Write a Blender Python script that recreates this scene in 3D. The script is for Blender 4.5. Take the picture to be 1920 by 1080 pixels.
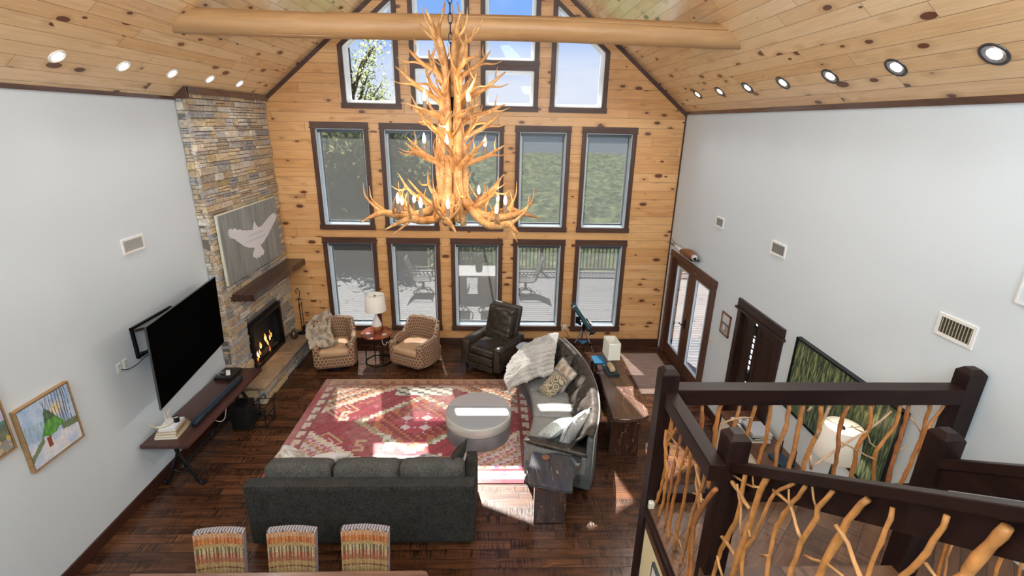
import bpy, math, random
from math import sin, cos, pi, radians, sqrt, atan2, floor
from mathutils import Vector, Matrix, noise as mnoise
random.seed(7)
scene = bpy.context.scene
for o in list(bpy.data.objects): bpy.data.objects.remove(o)
COL = scene.collection

# ------------------------------------------------------------------ camera
FPX, PITCH, YAW, ROLL, CAMZ = 907.5436, .33, .0361, .0199, 4.6
def cam_axes():
    cp, sp, cy, sy = cos(PITCH), sin(PITCH), cos(YAW), sin(YAW)
    F = Vector((sy*cp, cy*cp, -sp)); R0 = Vector((cy, -sy, 0)); U0 = R0.cross(F)
    return R0*cos(ROLL)+U0*sin(ROLL), -R0*sin(ROLL)+U0*cos(ROLL), F
CR, CU, CF = cam_axes()
cam = bpy.data.cameras.new('camera'); cam_o = bpy.data.objects.new('camera', cam); COL.objects.link(cam_o)
cam.sensor_width = 36; cam.sensor_fit = 'HORIZONTAL'; cam.lens = FPX/1920*36
cam.clip_start = .05; cam.clip_end = 3000
Mx = Matrix((CR, CU, -CF)).transposed().to_4x4(); Mx.translation = Vector((0, 0, CAMZ))
cam_o.matrix_world = Mx
scene.camera = cam_o
def at(u, v, ax, val):
    """measured photo point -> world point on the plane axis[ax] = val"""
    d = CF + CR*((u-960)/FPX) + CU*((540-v)/FPX)
    o = Vector((0, 0, CAMZ)); t = (val-o[ax])/d[ax]
    return o + d*t

# ------------------------------------------------------------------ view
vs = scene.view_settings
vs.view_transform = 'Standard'; vs.look = 'None'; vs.gamma = 1; vs.use_curve_mapping = False
vs.exposure = 0.07

# ------------------------------------------------------------------ room measures
D = 9.61; XL = -4.396; XR = 3.587; EZ = 4.82; S = .82; XC = (XL+XR)/2
RZ = EZ + S*(XR-XC); YB = -5.5; WT = .2
def roofz(x): return RZ - S*abs(x-XC)

# ------------------------------------------------------------------ node helper
class G:
    def __init__(s, name):
        s.m = bpy.data.materials.new(name); s.m.use_nodes = True
        s.nt = s.m.node_tree; s.nt.nodes.clear()
        s.out = s.nt.nodes.new('ShaderNodeOutputMaterial')
    def n(s, t, **k):
        x = s.nt.nodes.new('ShaderNode'+t)
        for a, b in k.items(): setattr(x, a, b)
        return x
    def set(s, sock, v):
        if isinstance(v, bpy.types.NodeSocket): s.nt.links.new(v, sock)
        elif v is not None:
            if isinstance(v, (tuple, list)) and len(v) == 3 and sock.type == 'RGBA': v = (*v, 1)
            sock.default_value = v
    def math(s, op, a, b=None, c=None, clamp=False):
        x = s.n('Math', operation=op, use_clamp=clamp)
        s.set(x.inputs[0], a)
        if b is not None: s.set(x.inputs[1], b)
        if c is not None: s.set(x.inputs[2], c)
        return x.outputs[0]
    def vmath(s, op, a, b=None):
        x = s.n('VectorMath', operation=op); s.set(x.inputs[0], a)
        if b is not None: s.set(x.inputs[1], b)
        return x.outputs[0]
    def comb(s, x=0., y=0., z=0.):
        c = s.n('CombineXYZ')
        for i, v in enumerate((x, y, z)): s.set(c.inputs[i], v)
        return c.outputs[0]
    def sep(s, v):
        c = s.n('SeparateXYZ'); s.set(c.inputs[0], v); return c.outputs
    def uv(s): return s.n('TexCoord').outputs['UV']
    def obj(s): return s.n('TexCoord').outputs['Object']
    def gen(s): return s.n('TexCoord').outputs['Generated']
    def noise(s, vec, scale=5., detail=3., rough=.5, dist=0., col=False):
        x = s.n('TexNoise'); s.set(x.inputs['Vector'], vec); s.set(x.inputs['Scale'], scale)
        s.set(x.inputs['Detail'], detail); s.set(x.inputs['Roughness'], rough); s.set(x.inputs['Distortion'], dist)
        return x.outputs['Color' if col else 'Fac']
    def voro(s, vec, scale=5., feature='F1', out='Distance', rand=1.):
        x = s.n('TexVoronoi', feature=feature); s.set(x.inputs['Vector'], vec); s.set(x.inputs['Scale'], scale)
        s.set(x.inputs['Randomness'], rand)
        return x.outputs[out]
    def white(s, vec):
        x = s.n('TexWhiteNoise', noise_dimensions='3D'); s.set(x.inputs['Vector'], vec); return x.outputs['Value']
    def ramp(s, f, stops, interp='LINEAR'):
        x = s.n('ValToRGB'); s.set(x.inputs[0], f); cr = x.color_ramp; cr.interpolation = interp
        while len(cr.elements) < len(stops): cr.elements.new(.5)
        for e, (p, c) in zip(cr.elements, stops):
            e.position = p; e.color = (*c, 1) if len(c) == 3 else c
        return x.outputs[0]
    def maprange(s, v, a, b, c=0., d=1., smooth=True):
        x = s.n('MapRange', interpolation_type='SMOOTHSTEP' if smooth else 'LINEAR')
        for i, q in enumerate((v, a, b, c, d)): s.set(x.inputs[i], q)
        return x.outputs[0]
    def mix(s, f, a, b, mode='MIX'):
        x = s.n('Mix', data_type='RGBA', blend_type=mode); s.set(x.inputs[0], f)
        s.set(x.inputs[6], a); s.set(x.inputs[7], b); return x.outputs[2]
    def attr(s, name='Col'): return s.n('Attribute', attribute_name=name).outputs['Color']
    def bump(s, h, strength=.3, dist=.01):
        x = s.n('Bump'); s.set(x.inputs['Height'], h); x.inputs['Strength'].default_value = strength
        x.inputs['Distance'].default_value = dist; return x.outputs[0]
    def bsdf(s, color, rough=.5, metal=0., normal=None, spec=.5, emit=None, estr=0., sheen=0., coat=0., alpha=None, trans=0.):
        b = s.n('BsdfPrincipled'); s.set(b.inputs['Base Color'], color); s.set(b.inputs['Roughness'], rough)
        s.set(b.inputs['Metallic'], metal); s.set(b.inputs['Specular IOR Level'], spec)
        if normal is not None: s.set(b.inputs['Normal'], normal)
        if emit is not None: s.set(b.inputs['Emission Color'], emit); s.set(b.inputs['Emission Strength'], estr)
        if sheen: b.inputs['Sheen Weight'].default_value = sheen
        if coat: b.inputs['Coat Weight'].default_value = coat; b.inputs['Coat Roughness'].default_value = .15
        if trans: b.inputs['Transmission Weight'].default_value = trans
        s.nt.links.new(b.outputs[0], s.out.inputs[0]); return b
    def surf(s, sock): s.nt.links.new(sock, s.out.inputs[0])

# ------------------------------------------------------------------ sky: gradient with soft procedural clouds
w = bpy.data.worlds.new('sky'); scene.world = w; w.use_nodes = True
nt = w.node_tree; nt.nodes.clear()
g = G.__new__(G); g.nt = nt; g.m = w
wo = nt.nodes.new('ShaderNodeOutputWorld'); bg = nt.nodes.new('ShaderNodeBackground'); nt.links.new(bg.outputs[0], wo.inputs[0])
tc = g.gen(); nrm = g.vmath('NORMALIZE', tc); sx, sy_, sz = g.sep(nrm)
grad = g.ramp(sz, [(0., (.74, .78, .86)), (.06, (.72, .78, .92)), (.15, (.26, .47, .93)), (.5, (.15, .34, .86)), (1., (.12, .28, .75))])
cl = g.noise(g.comb(sx, sy_, g.math('MULTIPLY', sz, 3.2)), 3.2, 6, .55, .6)
clm = g.math('MULTIPLY', g.maprange(cl, .34, .54), g.maprange(sz, .19, .07))
skyc = g.mix(g.math('MULTIPLY', clm, .85), grad, (.80, .83, .93))
g.set(bg.inputs[0], skyc); bg.inputs[1].default_value = 1.0

# ------------------------------------------------------------------ sun
sd = bpy.data.lights.new('sun', 'SUN'); sd.energy = 24; sd.angle = radians(.53); sd.color = (1., .95, .88)
so = bpy.data.objects.new('sun', sd); COL.objects.link(so)
so.rotation_euler = Vector((.25, -1., -1.43)).to_track_quat('-Z', 'Y').to_euler()

def area(name, loc, dirv, sx_, sy2, power, col=(1, 1, 1), parent=None):
    l = bpy.data.lights.new(name, 'AREA'); l.shape = 'RECTANGLE'; l.size = sx_; l.size_y = sy2; l.energy = power; l.color = col
    o = bpy.data.objects.new(name, l); COL.objects.link(o); o.location = loc
    o.rotation_euler = Vector(dirv).to_track_quat('-Z', 'Y').to_euler()
    if parent: o.parent = parent
    return o
# two unseen fill panels added over the loft, behind the camera (their frames are built further down)
area('loft_fill_light', (XC-1.7, -1.6, roofz(XC-1.7)-.12), (.35, .55, -.8), 1.6, 2.6, 310, (.68, .87, 1.))
area('loft_fill_light', (XC+1.7, -1.6, roofz(XC+1.7)-.12), (-.35, .55, -.8), 1.6, 2.6, 310, (.68, .87, 1.))

# unseen uplights added for fill on the loft behind the camera (their bodies are built further down)
UPL = [(-3.4, -.9), (-.9, -2.6), (2.0, -.9)]
for x_, y_ in UPL:
    area('fill_uplight', (x_, y_, 4.72), (0, .95, 1), .35, .35, 175, (.88, .95, 1.))

# ------------------------------------------------------------------ mesh builder
class MB:
    def __init__(s): s.v = []; s.f = []; s.c = []; s.cur = None; s.T = Matrix.Identity(4)
    def at(s, M): s.T = M; return s
    def col(s, c): s.cur = c; return s
    def add(s, vs_, fs):
        b = len(s.v); s.v += [tuple(s.T @ Vector(p)) for p in vs_]
        for f in fs: s.f.append(tuple(b+i for i in f)); s.c.append(s.cur)
        return s
    def box(s, a, b):
        x0, y0, z0 = a; x1, y1, z1 = b
        return s.add([(x0, y0, z0), (x1, y0, z0), (x1, y1, z0), (x0, y1, z0), (x0, y0, z1), (x1, y0, z1), (x1, y1, z1), (x0, y1, z1)],
            [(0, 3, 2, 1), (4, 5, 6, 7), (0, 1, 5, 4), (1, 2, 6, 5), (2, 3, 7, 6), (3, 0, 4, 7)])
    def hexa(s, p): # 8 pts: bottom 4, top 4
        return s.add(p, [(0, 3, 2, 1), (4, 5, 6, 7), (0, 1, 5, 4), (1, 2, 6, 5), (2, 3, 7, 6), (3, 0, 4, 7)])
    def rbox(s, c, h, r=.03, n=6, puff=(0, 0, 0), fn=None):
        """rounded, optionally puffed cushion box; c centre, h half sizes"""
        idx = {}; vs_ = []; fs = []
        def vert(i, j, k):
            key = (i, j, k)
            if key in idx: return idx[key]
            p = [2*i/n-1, 2*j/n-1, 2*k/n-1]
            # concentrate near edges
            q = [math.copysign(abs(t)**.7, t) for t in p]
            P = [q[a]*h[a] for a in range(3)]
            inner = [max(-(h[a]-r), min(h[a]-r, P[a])) for a in range(3)]
            d = Vector([P[a]-inner[a] for a in range(3)])
            if d.length > 1e-9: 
                d = d.normalized()*r
            P = [inner[a]+d[a] for a in range(3)]
            for a in range(3):
                if puff[a]:
                    b_, c_ = [t for t in range(3) if t != a]
                    P[a] += math.copysign(puff[a]*(1-q[b_]**2)*(1-q[c_]**2), P[a])*min(1, abs(q[a]))
            if fn: P = fn(P, q)
            idx[key] = len(vs_); vs_.append((P[0]+c[0], P[1]+c[1], P[2]+c[2])); return idx[key]
        for a in range(n):
            for b in range(n):
                fs.append((vert(a, b, 0), vert(a, b+1, 0), vert(a+1, b+1, 0), vert(a+1, b, 0)))
                fs.append((vert(a, b, n), vert(a+1, b, n), vert(a+1, b+1, n), vert(a, b+1, n)))
                fs.append((vert(a, 0, b), vert(a+1, 0, b), vert(a+1, 0, b+1), vert(a, 0, b+1)))
                fs.append((vert(a, n, b), vert(a, n, b+1), vert(a+1, n, b+1), vert(a+1, n, b)))
                fs.append((vert(0, a, b), vert(0, a, b+1), vert(0, a+1, b+1), vert(0, a+1, b)))
                fs.append((vert(n, a, b), vert(n, a+1, b), vert(n, a+1, b+1), vert(n, a, b+1)))
        return s.add(vs_, fs)
    def tube(s, pts, rad, seg=8, cap=True, smooth=0):
        pts = [Vector(p) for p in pts]
        if not hasattr(rad, '__len__'): rad = [rad]*len(pts)
        if smooth and len(pts) > 2:
            P = [pts[0]*2-pts[1]]+pts+[pts[-1]*2-pts[-2]]; np_, nr = [], []
            for i in range(1, len(P)-2):
                for k in range(smooth):
                    t = k/smooth; a, b, c, d = P[i-1:i+3]
                    np_.append(.5*((2*b)+(c-a)*t+(2*a-5*b+4*c-d)*t*t+(3*b-a-3*c+d)*t**3))
                    nr.append(rad[i-1]*(1-t)+rad[i]*t)
            np_.append(pts[-1]); nr.append(rad[-1]); pts, rad = np_, nr
        t0 = (pts[1]-pts[0]).normalized(); up = Vector((0, 0, 1)) if abs(t0.z) < .9 else Vector((1, 0, 0))
        nx = t0.cross(up).normalized(); vs_ = []
        for i, p in enumerate(pts):
            t = (pts[min(i+1, len(pts)-1)]-pts[max(i-1, 0)]).normalized()
            nx = (nx - t*nx.dot(t)).normalized(); ny = t.cross(nx)
            for k in range(seg):
                a = 2*pi*k/seg; vs_.append(p + (nx*cos(a)+ny*sin(a))*rad[i])
        fs = [(i*seg+k, i*seg+(k+1) % seg, (i+1)*seg+(k+1) % seg, (i+1)*seg+k) for i in range(len(pts)-1) for k in range(seg)]
        if cap:
            fs.append(tuple(range(seg-1, -1, -1))); fs.append(tuple((len(pts)-1)*seg+k for k in range(seg)))
        return s.add(vs_, fs)
    def lathe(s, prof, seg=24, c=(0, 0, 0), cap=True):
        vs_ = [(c[0]+r*cos(2*pi*k/seg), c[1]+r*sin(2*pi*k/seg), c[2]+z) for r, z in prof for k in range(seg)]
        fs = [(i*seg+k, i*seg+(k+1) % seg, (i+1)*seg+(k+1) % seg, (i+1)*seg+k) for i in range(len(prof)-1) for k in range(seg)]
        if cap:
            if prof[0][0] > 1e-4: fs.append(tuple(range(seg-1, -1, -1)))
            if prof[-1][0] > 1e-4: fs.append(tuple((len(prof)-1)*seg+k for k in range(seg)))
        return s.add(vs_, fs)
    def prism(s, poly, z0, z1, ax=2):
        """extrude polygon along axis; poly coords are the two other axes in order"""
        def mk(p, z):
            return {2: (p[0], p[1], z), 1: (p[0], z, p[1]), 0: (z, p[0], p[1])}[ax]
        n = len(poly)
        vs_ = [mk(p, z0) for p in poly]+[mk(p, z1) for p in poly]
        return s.add(vs_, [tuple(range(n-1, -1, -1)), tuple(range(n, 2*n))]+[(i, (i+1) % n, n+(i+1) % n, n+i) for i in range(n)])
    def grid(s, nu, nv, fn, cfn=None, closed_u=False):
        vs_ = [fn(i/nu, j/nv) for j in range(nv+1) for i in range(nu+1)]
        b = len(s.v); s.v += [tuple(s.T @ Vector(p)) for p in vs_]
        for j in range(nv):
            for i in range(nu):
                a = b+j*(nu+1)+i
                s.f.append((a, a+1, a+nu+2, a+nu+1)); s.c.append(cfn((i+.5)/nu, (j+.5)/nv) if cfn else s.cur)
        return s
    def build(s, name, mat, parent=None, smooth=False, uv=None, bevel=0, subsurf=0, solid=0, loc=None, rotz=0, weld=False):
        me = bpy.data.meshes.new(name); me.from_pydata(s.v, [], s.f); me.update()
        if any(c is not None for c in s.c):
            ca = me.color_attributes.new('Col', 'FLOAT_COLOR', 'CORNER'); li = 0
            data = []
            for f, c in zip(s.f, s.c):
                c = c or (.5, .5, .5)
                data += [c[0], c[1], c[2], 1.]*len(f)
            ca.data.foreach_set('color', data)
        ul = me.uv_layers.new(name='UVMap'); data = []
        for p in me.polygons:
            n = p.normal; ax = max(range(3), key=lambda a: abs(n[a]))
            for vi in p.vertices:
                c = me.vertices[vi].co
                if uv: data += list(uv(c, n))
                elif ax == 0: data += [c.y, c.z]
                elif ax == 1: data += [c.x, c.z]
                else: data += [c.x, c.y]
        ul.data.foreach_set('uv', data)
        if smooth: me.polygons.foreach_set('use_smooth', [True]*len(me.polygons))
        me.materials.append(mat)
        o = bpy.data.objects.new(name, me); COL.objects.link(o)
        if parent: o.parent = parent
        if loc: o.location = loc
        if rotz: o.rotation_euler.z = rotz
        if weld:
            m_ = o.modifiers.new('weld', 'WELD'); m_.merge_threshold = .0005
        if bevel:
            m_ = o.modifiers.new('bevel', 'BEVEL'); m_.width = bevel; m_.segments = 2; m_.limit_method = 'ANGLE'; m_.angle_limit = radians(50)
        if solid:
            m_ = o.modifiers.new('solid', 'SOLIDIFY'); m_.thickness = solid
        if subsurf:
            m_ = o.modifiers.new('sub', 'SUBSURF'); m_.levels = subsurf; m_.render_levels = subsurf
        return o
def tag(o, label, cat, group=None, kind=None):
    if label: o['label'] = label
    if cat: o['category'] = cat
    if group: o['group'] = group
    if kind: o['kind'] = kind
    return o
def thing(name, label, cat, loc=(0, 0, 0), rotz=0, group=None):
    o = bpy.data.objects.new(name, None); COL.objects.link(o); o.location = loc; o.rotation_euler = (0, 0, rotz)
    o.empty_display_size = .1
    return tag(o, label, cat, group)
def struct(o): o['kind'] = 'structure'; return o
def copy_tree(o, parent=None):
    c = o.copy(); COL.objects.link(c)
    if parent: c.parent = parent
    for ch in o.children: copy_tree(ch, c)
    return c
def rotm(rx=0, ry=0, rz=0, loc=(0, 0, 0)):
    return Matrix.Translation(Vector(loc)) @ Matrix.Rotation(rz, 4, 'Z') @ Matrix.Rotation(ry, 4, 'Y') @ Matrix.Rotation(rx, 4, 'X')

# ------------------------------------------------------------------ materials
def simple(name, color, rough=.5, metal=0., bumpscale=0, bstr=.2, var=0., spec=.5, coat=0.):
    g = G(name); c = color; n = None; co = g.obj()
    if var:
        f = g.noise(co, 6, 4, .6); c = g.mix(f, tuple(x*(1-var) for x in color), tuple(min(1, x*(1+var)) for x in color))
    if bumpscale: n = g.bump(g.noise(co, bumpscale, 3), bstr, .01)
    g.bsdf(c, rough, metal, n, spec, coat=coat); return g.m
def emis(name, color, strength):
    g = G(name); e = g.n('Emission'); e.inputs[0].default_value = (*color, 1); e.inputs[1].default_value = strength
    g.surf(e.outputs[0]); return g.m
def planks(name, W, L, stops, knots=True, grainamp=.35, groove=.45, rough=.4, knotcol=(.14, .045, .02), kdens=1., saw=0., coat=0., bumps=.25, varamp=1., reddish=None, gw=.0045):
    g = G(name); u, v, _ = g.sep(g.uv())
    vi = g.math('FLOOR', g.math('DIVIDE', v, W)); r1 = g.white(g.comb(vi, 3.7, 1.1))
    u2 = g.math('ADD', u, g.math('MULTIPLY', r1, 17.3)); ui = g.math('FLOOR', g.math('DIVIDE', u2, L))
    r2 = g.white(g.comb(ui, vi, .5)); r3 = g.white(g.comb(vi, ui, 9.5))
    fv = g.math('FRACT', g.math('DIVIDE', v, W)); fu = g.math('FRACT', g.math('DIVIDE', u2, L))
    ev = g.math('MULTIPLY', g.math('MINIMUM', fv, g.math('SUBTRACT', 1., fv)), W)
    eu = g.math('MULTIPLY', g.math('MINIMUM', fu, g.math('SUBTRACT', 1., fu)), L)
    e = g.math('MINIMUM', ev, eu); gr = g.maprange(e, gw*.27, gw)
    P = g.comb(g.math('ADD', u, g.math('MULTIPLY', r2, 31.)), g.math('ADD', v, g.math('MULTIPLY', r3, 17.)), g.math('MULTIPLY', r2, 5.))
    # knots
    kv = g.vmath('MULTIPLY', P, (2.6*kdens, 5.5*kdens, 1.)); kd = g.voro(kv, 1.); kr = g.voro(kv, 1., out='Color')
    kx, ky, kz = g.sep(kr)
    krad = g.math('ADD', g.math('MULTIPLY', g.maprange(kx, .3, 1., 0., 1., False), .20), .06)
    kk = g.maprange(g.math('SUBTRACT', kd, krad), 0., .03, 1., 0.)
    kk = g.math('MULTIPLY', kk, g.math('GREATER_THAN', kx, .32))
    halo = g.math('MULTIPLY', g.maprange(g.math('SUBTRACT', kd, krad), 0., .32, 1., 0.), g.math('GREATER_THAN', kx, .55))
    # grain
    warp = g.math('MULTIPLY', halo, 1.2)
    gv = g.vmath('MULTIPLY', P, (.8, 16., 1.)); gx, gy, gz = g.sep(gv)
    gv = g.comb(gx, g.math('ADD', gy, warp), gz)
    n1 = g.noise(gv, 1.3, 5, .62, .7); n2 = g.noise(g.vmath('MULTIPLY', P, (3., 90., 1.)), 1., 3, .6)
    base = g.ramp(g.math('ADD', g.math('MULTIPLY', g.math('SUBTRACT', r2, .5), .55*varamp), g.math('ADD', .5-.5*grainamp*1.4, g.math('MULTIPLY', n1, grainamp*1.4)), clamp=True), stops)
    base = g.mix(g.math('MULTIPLY', g.maprange(n2, .35, .75), .25), base, tuple(x*.55 for x in stops[0][1]))
    if reddish:
        sm = g.maprange(g.noise(g.vmath('MULTIPLY', P, (.7, 6., 1.)), 1., 2, .5), .62, .8)
        base = g.mix(g.math('MULTIPLY', sm, .6), base, reddish)
    if knots:
        base = g.mix(g.math('MULTIPLY', halo, .30), base, tuple(a*.5+b*.3 for a, b in zip(stops[0][1], knotcol)))
        base = g.mix(kk, base, knotcol)
    h = g.math('ADD', gr, g.math('MULTIPLY', n1, .3))
    if saw:
        sn = g.noise(g.vmath('MULTIPLY', P, (60., 3.5, 1.)), 1., 2, .5); sm = g.maprange(g.noise(P, 2.2, 2), .42, .6)
        sw = g.math('MULTIPLY', g.maprange(sn, .45, .62), sm)
        base = g.mix(g.math('MULTIPLY', sw, saw), base, tuple(x*.35 for x in stops[0][1]))
        blot = g.maprange(g.noise(g.vmath('MULTIPLY', P, (2.2, 7., 1.)), 1., 4, .6), .5, .72)
        base = g.mix(g.math('MULTIPLY', blot, .65), base, stops[0][1])
        h = g.math('SUBTRACT', h, g.math('MULTIPLY', sw, .5))
    base = g.mix(g.math('MULTIPLY', g.math('SUBTRACT', 1., gr), groove+.3), base, tuple(x*.25 for x in stops[0][1]))
    g.bsdf(base, rough, 0., g.bump(h, bumps, .004), .5, coat=coat); return g.m
PINE = [(0., (.50, .22, .065)), (.4, (.70, .37, .145)), (.75, (.78, .46, .21)), (1., (.83, .54, .28))]
m_pine = planks('knotty_pine_wall', .168, 4.2, PINE, rough=.36, kdens=1.35, grainamp=.6, varamp=.7, reddish=(.36, .12, .04))
m_ceil = planks('knotty_pine_ceiling', .15, 2.2, [(0., (.62, .36, .16)), (.35, (.80, .53, .28)), (.75, (.87, .64, .38)), (1., (.90, .74, .52))], rough=.26, kdens=1.2, coat=.35, grainamp=.55, reddish=(.45, .24, .10))
m_floor = planks('dark_walnut_floor', .125, 1.9, [(0., (.017, .007, .004)), (.35, (.060, .023, .011)), (.7, (.13, .052, .022)), (1., (.21, .09, .038))], knots=False, grainamp=1.0, groove=.45, rough=.24, saw=.75, varamp=.5, bumps=.35)
m_landfloor = planks('landing_floor', .135, .9, [(0., (.05, .026, .016)), (.4, (.12, .058, .032)), (1., (.24, .125, .07))], knots=False, grainamp=.6, rough=.35, saw=.6)
def wood(name, c0, c1, axis=0, scale=1., rough=.4, amp=1., coat=0., bumps=.15, spec=.4):
    g = G(name); sc = [14., 14., 14.]; sc[axis] = 1.2
    P = g.vmath('MULTIPLY', g.obj(), tuple(x*scale for x in sc))
    n1 = g.noise(P, 1., 5, .6, .8); n2 = g.noise(P, 5., 3, .6)
    f = g.math('ADD', g.math('MULTIPLY', n1, .75), g.math('MULTIPLY', n2, .25))
    c = g.ramp(f, [(.32, c0), (.68, c1)]); g.bsdf(c, rough, 0., g.bump(f, bumps, .004), spec, coat=coat); return g.m
m_trimx = wood('dark_trim_x', (.045, .020, .013), (.11, .052, .034), 0, rough=.42)
m_trimy = wood('dark_trim_y', (.060, .030, .022), (.13, .065, .045), 1, rough=.22, coat=.4)
m_trimz = wood('dark_trim_z', (.045, .020, .013), (.11, .052, .034), 2, rough=.42)
m_base = wood('baseboard_wood', (.035, .012, .008), (.075, .028, .016), 0, rough=.4)
m_railx = wood('rail_wood_x', (.009, .004, .004), (.026, .011, .009), 0, rough=.42, spec=.22)
m_raily = wood('rail_wood_y', (.009, .004, .004), (.026, .011, .009), 1, rough=.42, spec=.22)
m_railz = wood('rail_wood_z', (.008, .004, .004), (.024, .011, .010), 2, rough=.42, spec=.22)
def fwall():
    g = G('painted_plaster'); g.bsdf((.66, .725, .775), .75, 0., g.bump(g.noise(g.obj(), 9., 4, .6), .06, .02), .3); return g.m
m_wall = fwall()
m_cream = simple('cream_paint', (.80, .68, .42), .7, bumpscale=12, bstr=.05)
m_basey = wood('baseboard_wood_y', (.030, .011, .008), (.07, .027, .016), 1, rough=.4)
m_white = simple('white_plastic', (.82, .81, .78), .4)
m_black = simple('black_metal', (.012, .012, .014), .35, .6)
m_dark = simple('dark_void', (.01, .01, .01), .8)
m_log = wood('log_wood', (.33, .175, .07), (.48, .28, .13), 0, .5, .45)
# ================================================================== ROOM SHELL
def wall_strips(mb, breaks, topf, openings, plane, thick, ax):
    """wall in plane ax=const with openings [(a,b,botf,topf)] ; strips between breaks"""
    def P(s, z, d):
        return (s, plane+d, z) if ax == 1 else (plane+d, s, z)
    for a, b in zip(breaks[:-1], breaks[1:]):
        m = (a+b)/2; ops = sorted([o for o in openings if o[0]-1e-6 <= m <= o[1]+1e-6], key=lambda o: o[2](m))
        lo = lambda s: 0.
        segs = []
        for o in ops: segs.append((lo, o[2])); lo = o[3]
        segs.append((lo, topf))
        for f0, f1 in segs:
            if f1(m)-f0(m) < .002: continue
            n = 1
            mb.hexa([P(a, f0(a), 0), P(b, f0(b), 0), P(b, f0(b), thick), P(a, f0(a), thick),
                     P(a, f1(a), 0), P(b, f1(b), 0), P(b, f1(b), thick), P(a, f1(a), thick)])
k = lambda c: (lambda s: c)
# window openings of the gable wall  (outer trim edges measured)
WX = [(-3.472, -2.410), (-2.196, -1.136), (-.915, .136), (.358, 1.412), (1.627, 2.679)]
T_ = .08
tl = lambda s: roofz(s)-.335
ops = []; wins = []
for a, b in WX:
    wins.append(dict(a=a+T_, b=b-T_, z0=.342+.10, z1=k(2.359-.115), shade=1, row=1))
for a, b in WX:
    wins.append(dict(a=a+T_, b=b-T_, z0=2.517+.09, z1=k(4.546-.115), shade=1, row=2))
UX = [(-2.845, -1.775), (-1.575, -.5), (-.3, .76), (.98, 2.043)]
wins.append(dict(a=UX[0][0]+T_, b=UX[0][1]-T_, z0=4.785+.09, z1=tl, shade=0, row=3))
wins.append(dict(a=UX[1][0]+T_, b=UX[1][1]-T_, z0=4.785+.09, z1=k(5.49), shade=0, row=3))
wins.append(dict(a=UX[2][0]+T_, b=UX[2][1]-T_, z0=4.785+.09, z1=k(5.49), shade=0, row=3))
wins.append(dict(a=UX[3][0]+T_, b=UX[3][1]-T_, z0=4.785+.09, z1=tl, shade=0, row=3))
wins.append(dict(a=UX[1][0]+T_, b=UX[1][1]-T_, z0=5.645, z1=tl, shade=0, row=4))
wins.append(dict(a=UX[2][0]+T_, b=UX[2][1]-T_, z0=5.645, z1=tl, shade=0, row=4))
for q in wins: ops.append((q['a'], q['b'], k(q['z0']), q['z1']))
brk = sorted(set([XL-.2, XR+.2, XC]+[o[0] for o in ops]+[o[1] for o in ops]))
mb = MB(); wall_strips(mb, brk, lambda s: roofz(s)+.15, ops, D, WT, 1)
struct(mb.build('wall_back', m_pine))

# side walls
mb = MB(); mb.box((XL-.2, YB, 0), (XL, D+WT, EZ+.05)); struct(mb.build('wall_left', m_wall))
FD = (7.42, 9.31, 2.12); DD = (5.47, 6.42, 2.10)
rops = [(DD[0], DD[1], k(0.), k(DD[2])), (FD[0], FD[1], k(0.), k(FD[2]))]
mb = MB(); wall_strips(mb, sorted([YB, DD[0], DD[1], FD[0], FD[1], D+WT]), k(EZ+.05), rops, XR, .2, 0)
struct(mb.build('wall_right', m_wall))
mb = MB(); mb.box((XL-.2, YB-.2, 0), (XR+.2, YB, EZ)); mb.prism([(XL-.2, EZ), (XR+.2, EZ), (XC, RZ+.15)], YB-.2, YB, 1)
struct(mb.build('wall_rear', m_wall))
mb = MB(); mb.box((XL-.2, YB-.2, -.2), (XR+.2, D+WT, 0)); struct(mb.build('floor', m_floor))
# ceiling slopes with the recessed-light holes left to the fixtures
k2 = sqrt(1+S*S)
for sgn in (-1, 1):
    xe = XL-.2 if sgn < 0 else XR+.2
    ze = roofz(XL)-.2*S if sgn < 0 else roofz(XR)-.2*S
    mb = MB(); mb.hexa([(xe, YB-.2, ze), (XC, YB-.2, RZ), (XC, D+WT, RZ), (xe, D+WT, ze),
                        (xe, YB-.2, ze+.2), (XC, YB-.2, RZ+.2), (XC, D+WT, RZ+.2), (xe, D+WT, ze+.2)])
    struct(mb.build('ceiling', m_ceil, uv=lambda c, n: (c.y, (c.x+.04)*k2)))
# trims: eaves, rakes, corner beads
SY = 7.2; SX = -4.235      # stone chimney face
def trim(n, a, b, m): struct(MB().box(a, b).build('trim_%d' % n, m, bevel=.004))
trim(1, (XL, YB, EZ-.02), (XL+.03, SY, EZ+.05), m_trimy)
trim(2, (XR-.03, YB, EZ-.03), (XR, D, EZ+.04), m_trimy)
zc = roofz(SX+.03)
trim(3, (SX+.02, SY-.05, zc-.09), (SX+.06, D, zc-.0), m_trimy)
trim(4, (XL, SY-.06, EZ+.0), (SX+.06, SY-.02, zc-.0), m_trimx)
n = 5
for sgn in (-1, 1):
    xe = XL if sgn < 0 else XR
    mb = MB(); mb.prism([(xe, roofz(xe)-.085), (XC, RZ-.085), (XC, RZ+.0), (xe, roofz(xe))], D-.03, D, 1)
    struct(mb.build('trim_%d' % n, m_trimx)); n += 1
trim(7, (XR-.025, D-.025, .15), (XR, D, EZ), m_trimz)
def baseb(name, a, b, m): struct(MB().box(a, b).build(name, m, bevel=.006))
baseb('baseboard_back', (XL, D-.022, 0), (XR, D, .155), m_base)
baseb('baseboard_left', (XL, YB, 0), (XL+.022, SY, .155), m_basey)
baseb('baseboard_right', (XR-.022, YB, 0), (XR, 5.37, .155), m_basey)
baseb('baseboard_right', (XR-.022, 6.52, 0), (XR, 7.31, .155), m_basey)

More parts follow.
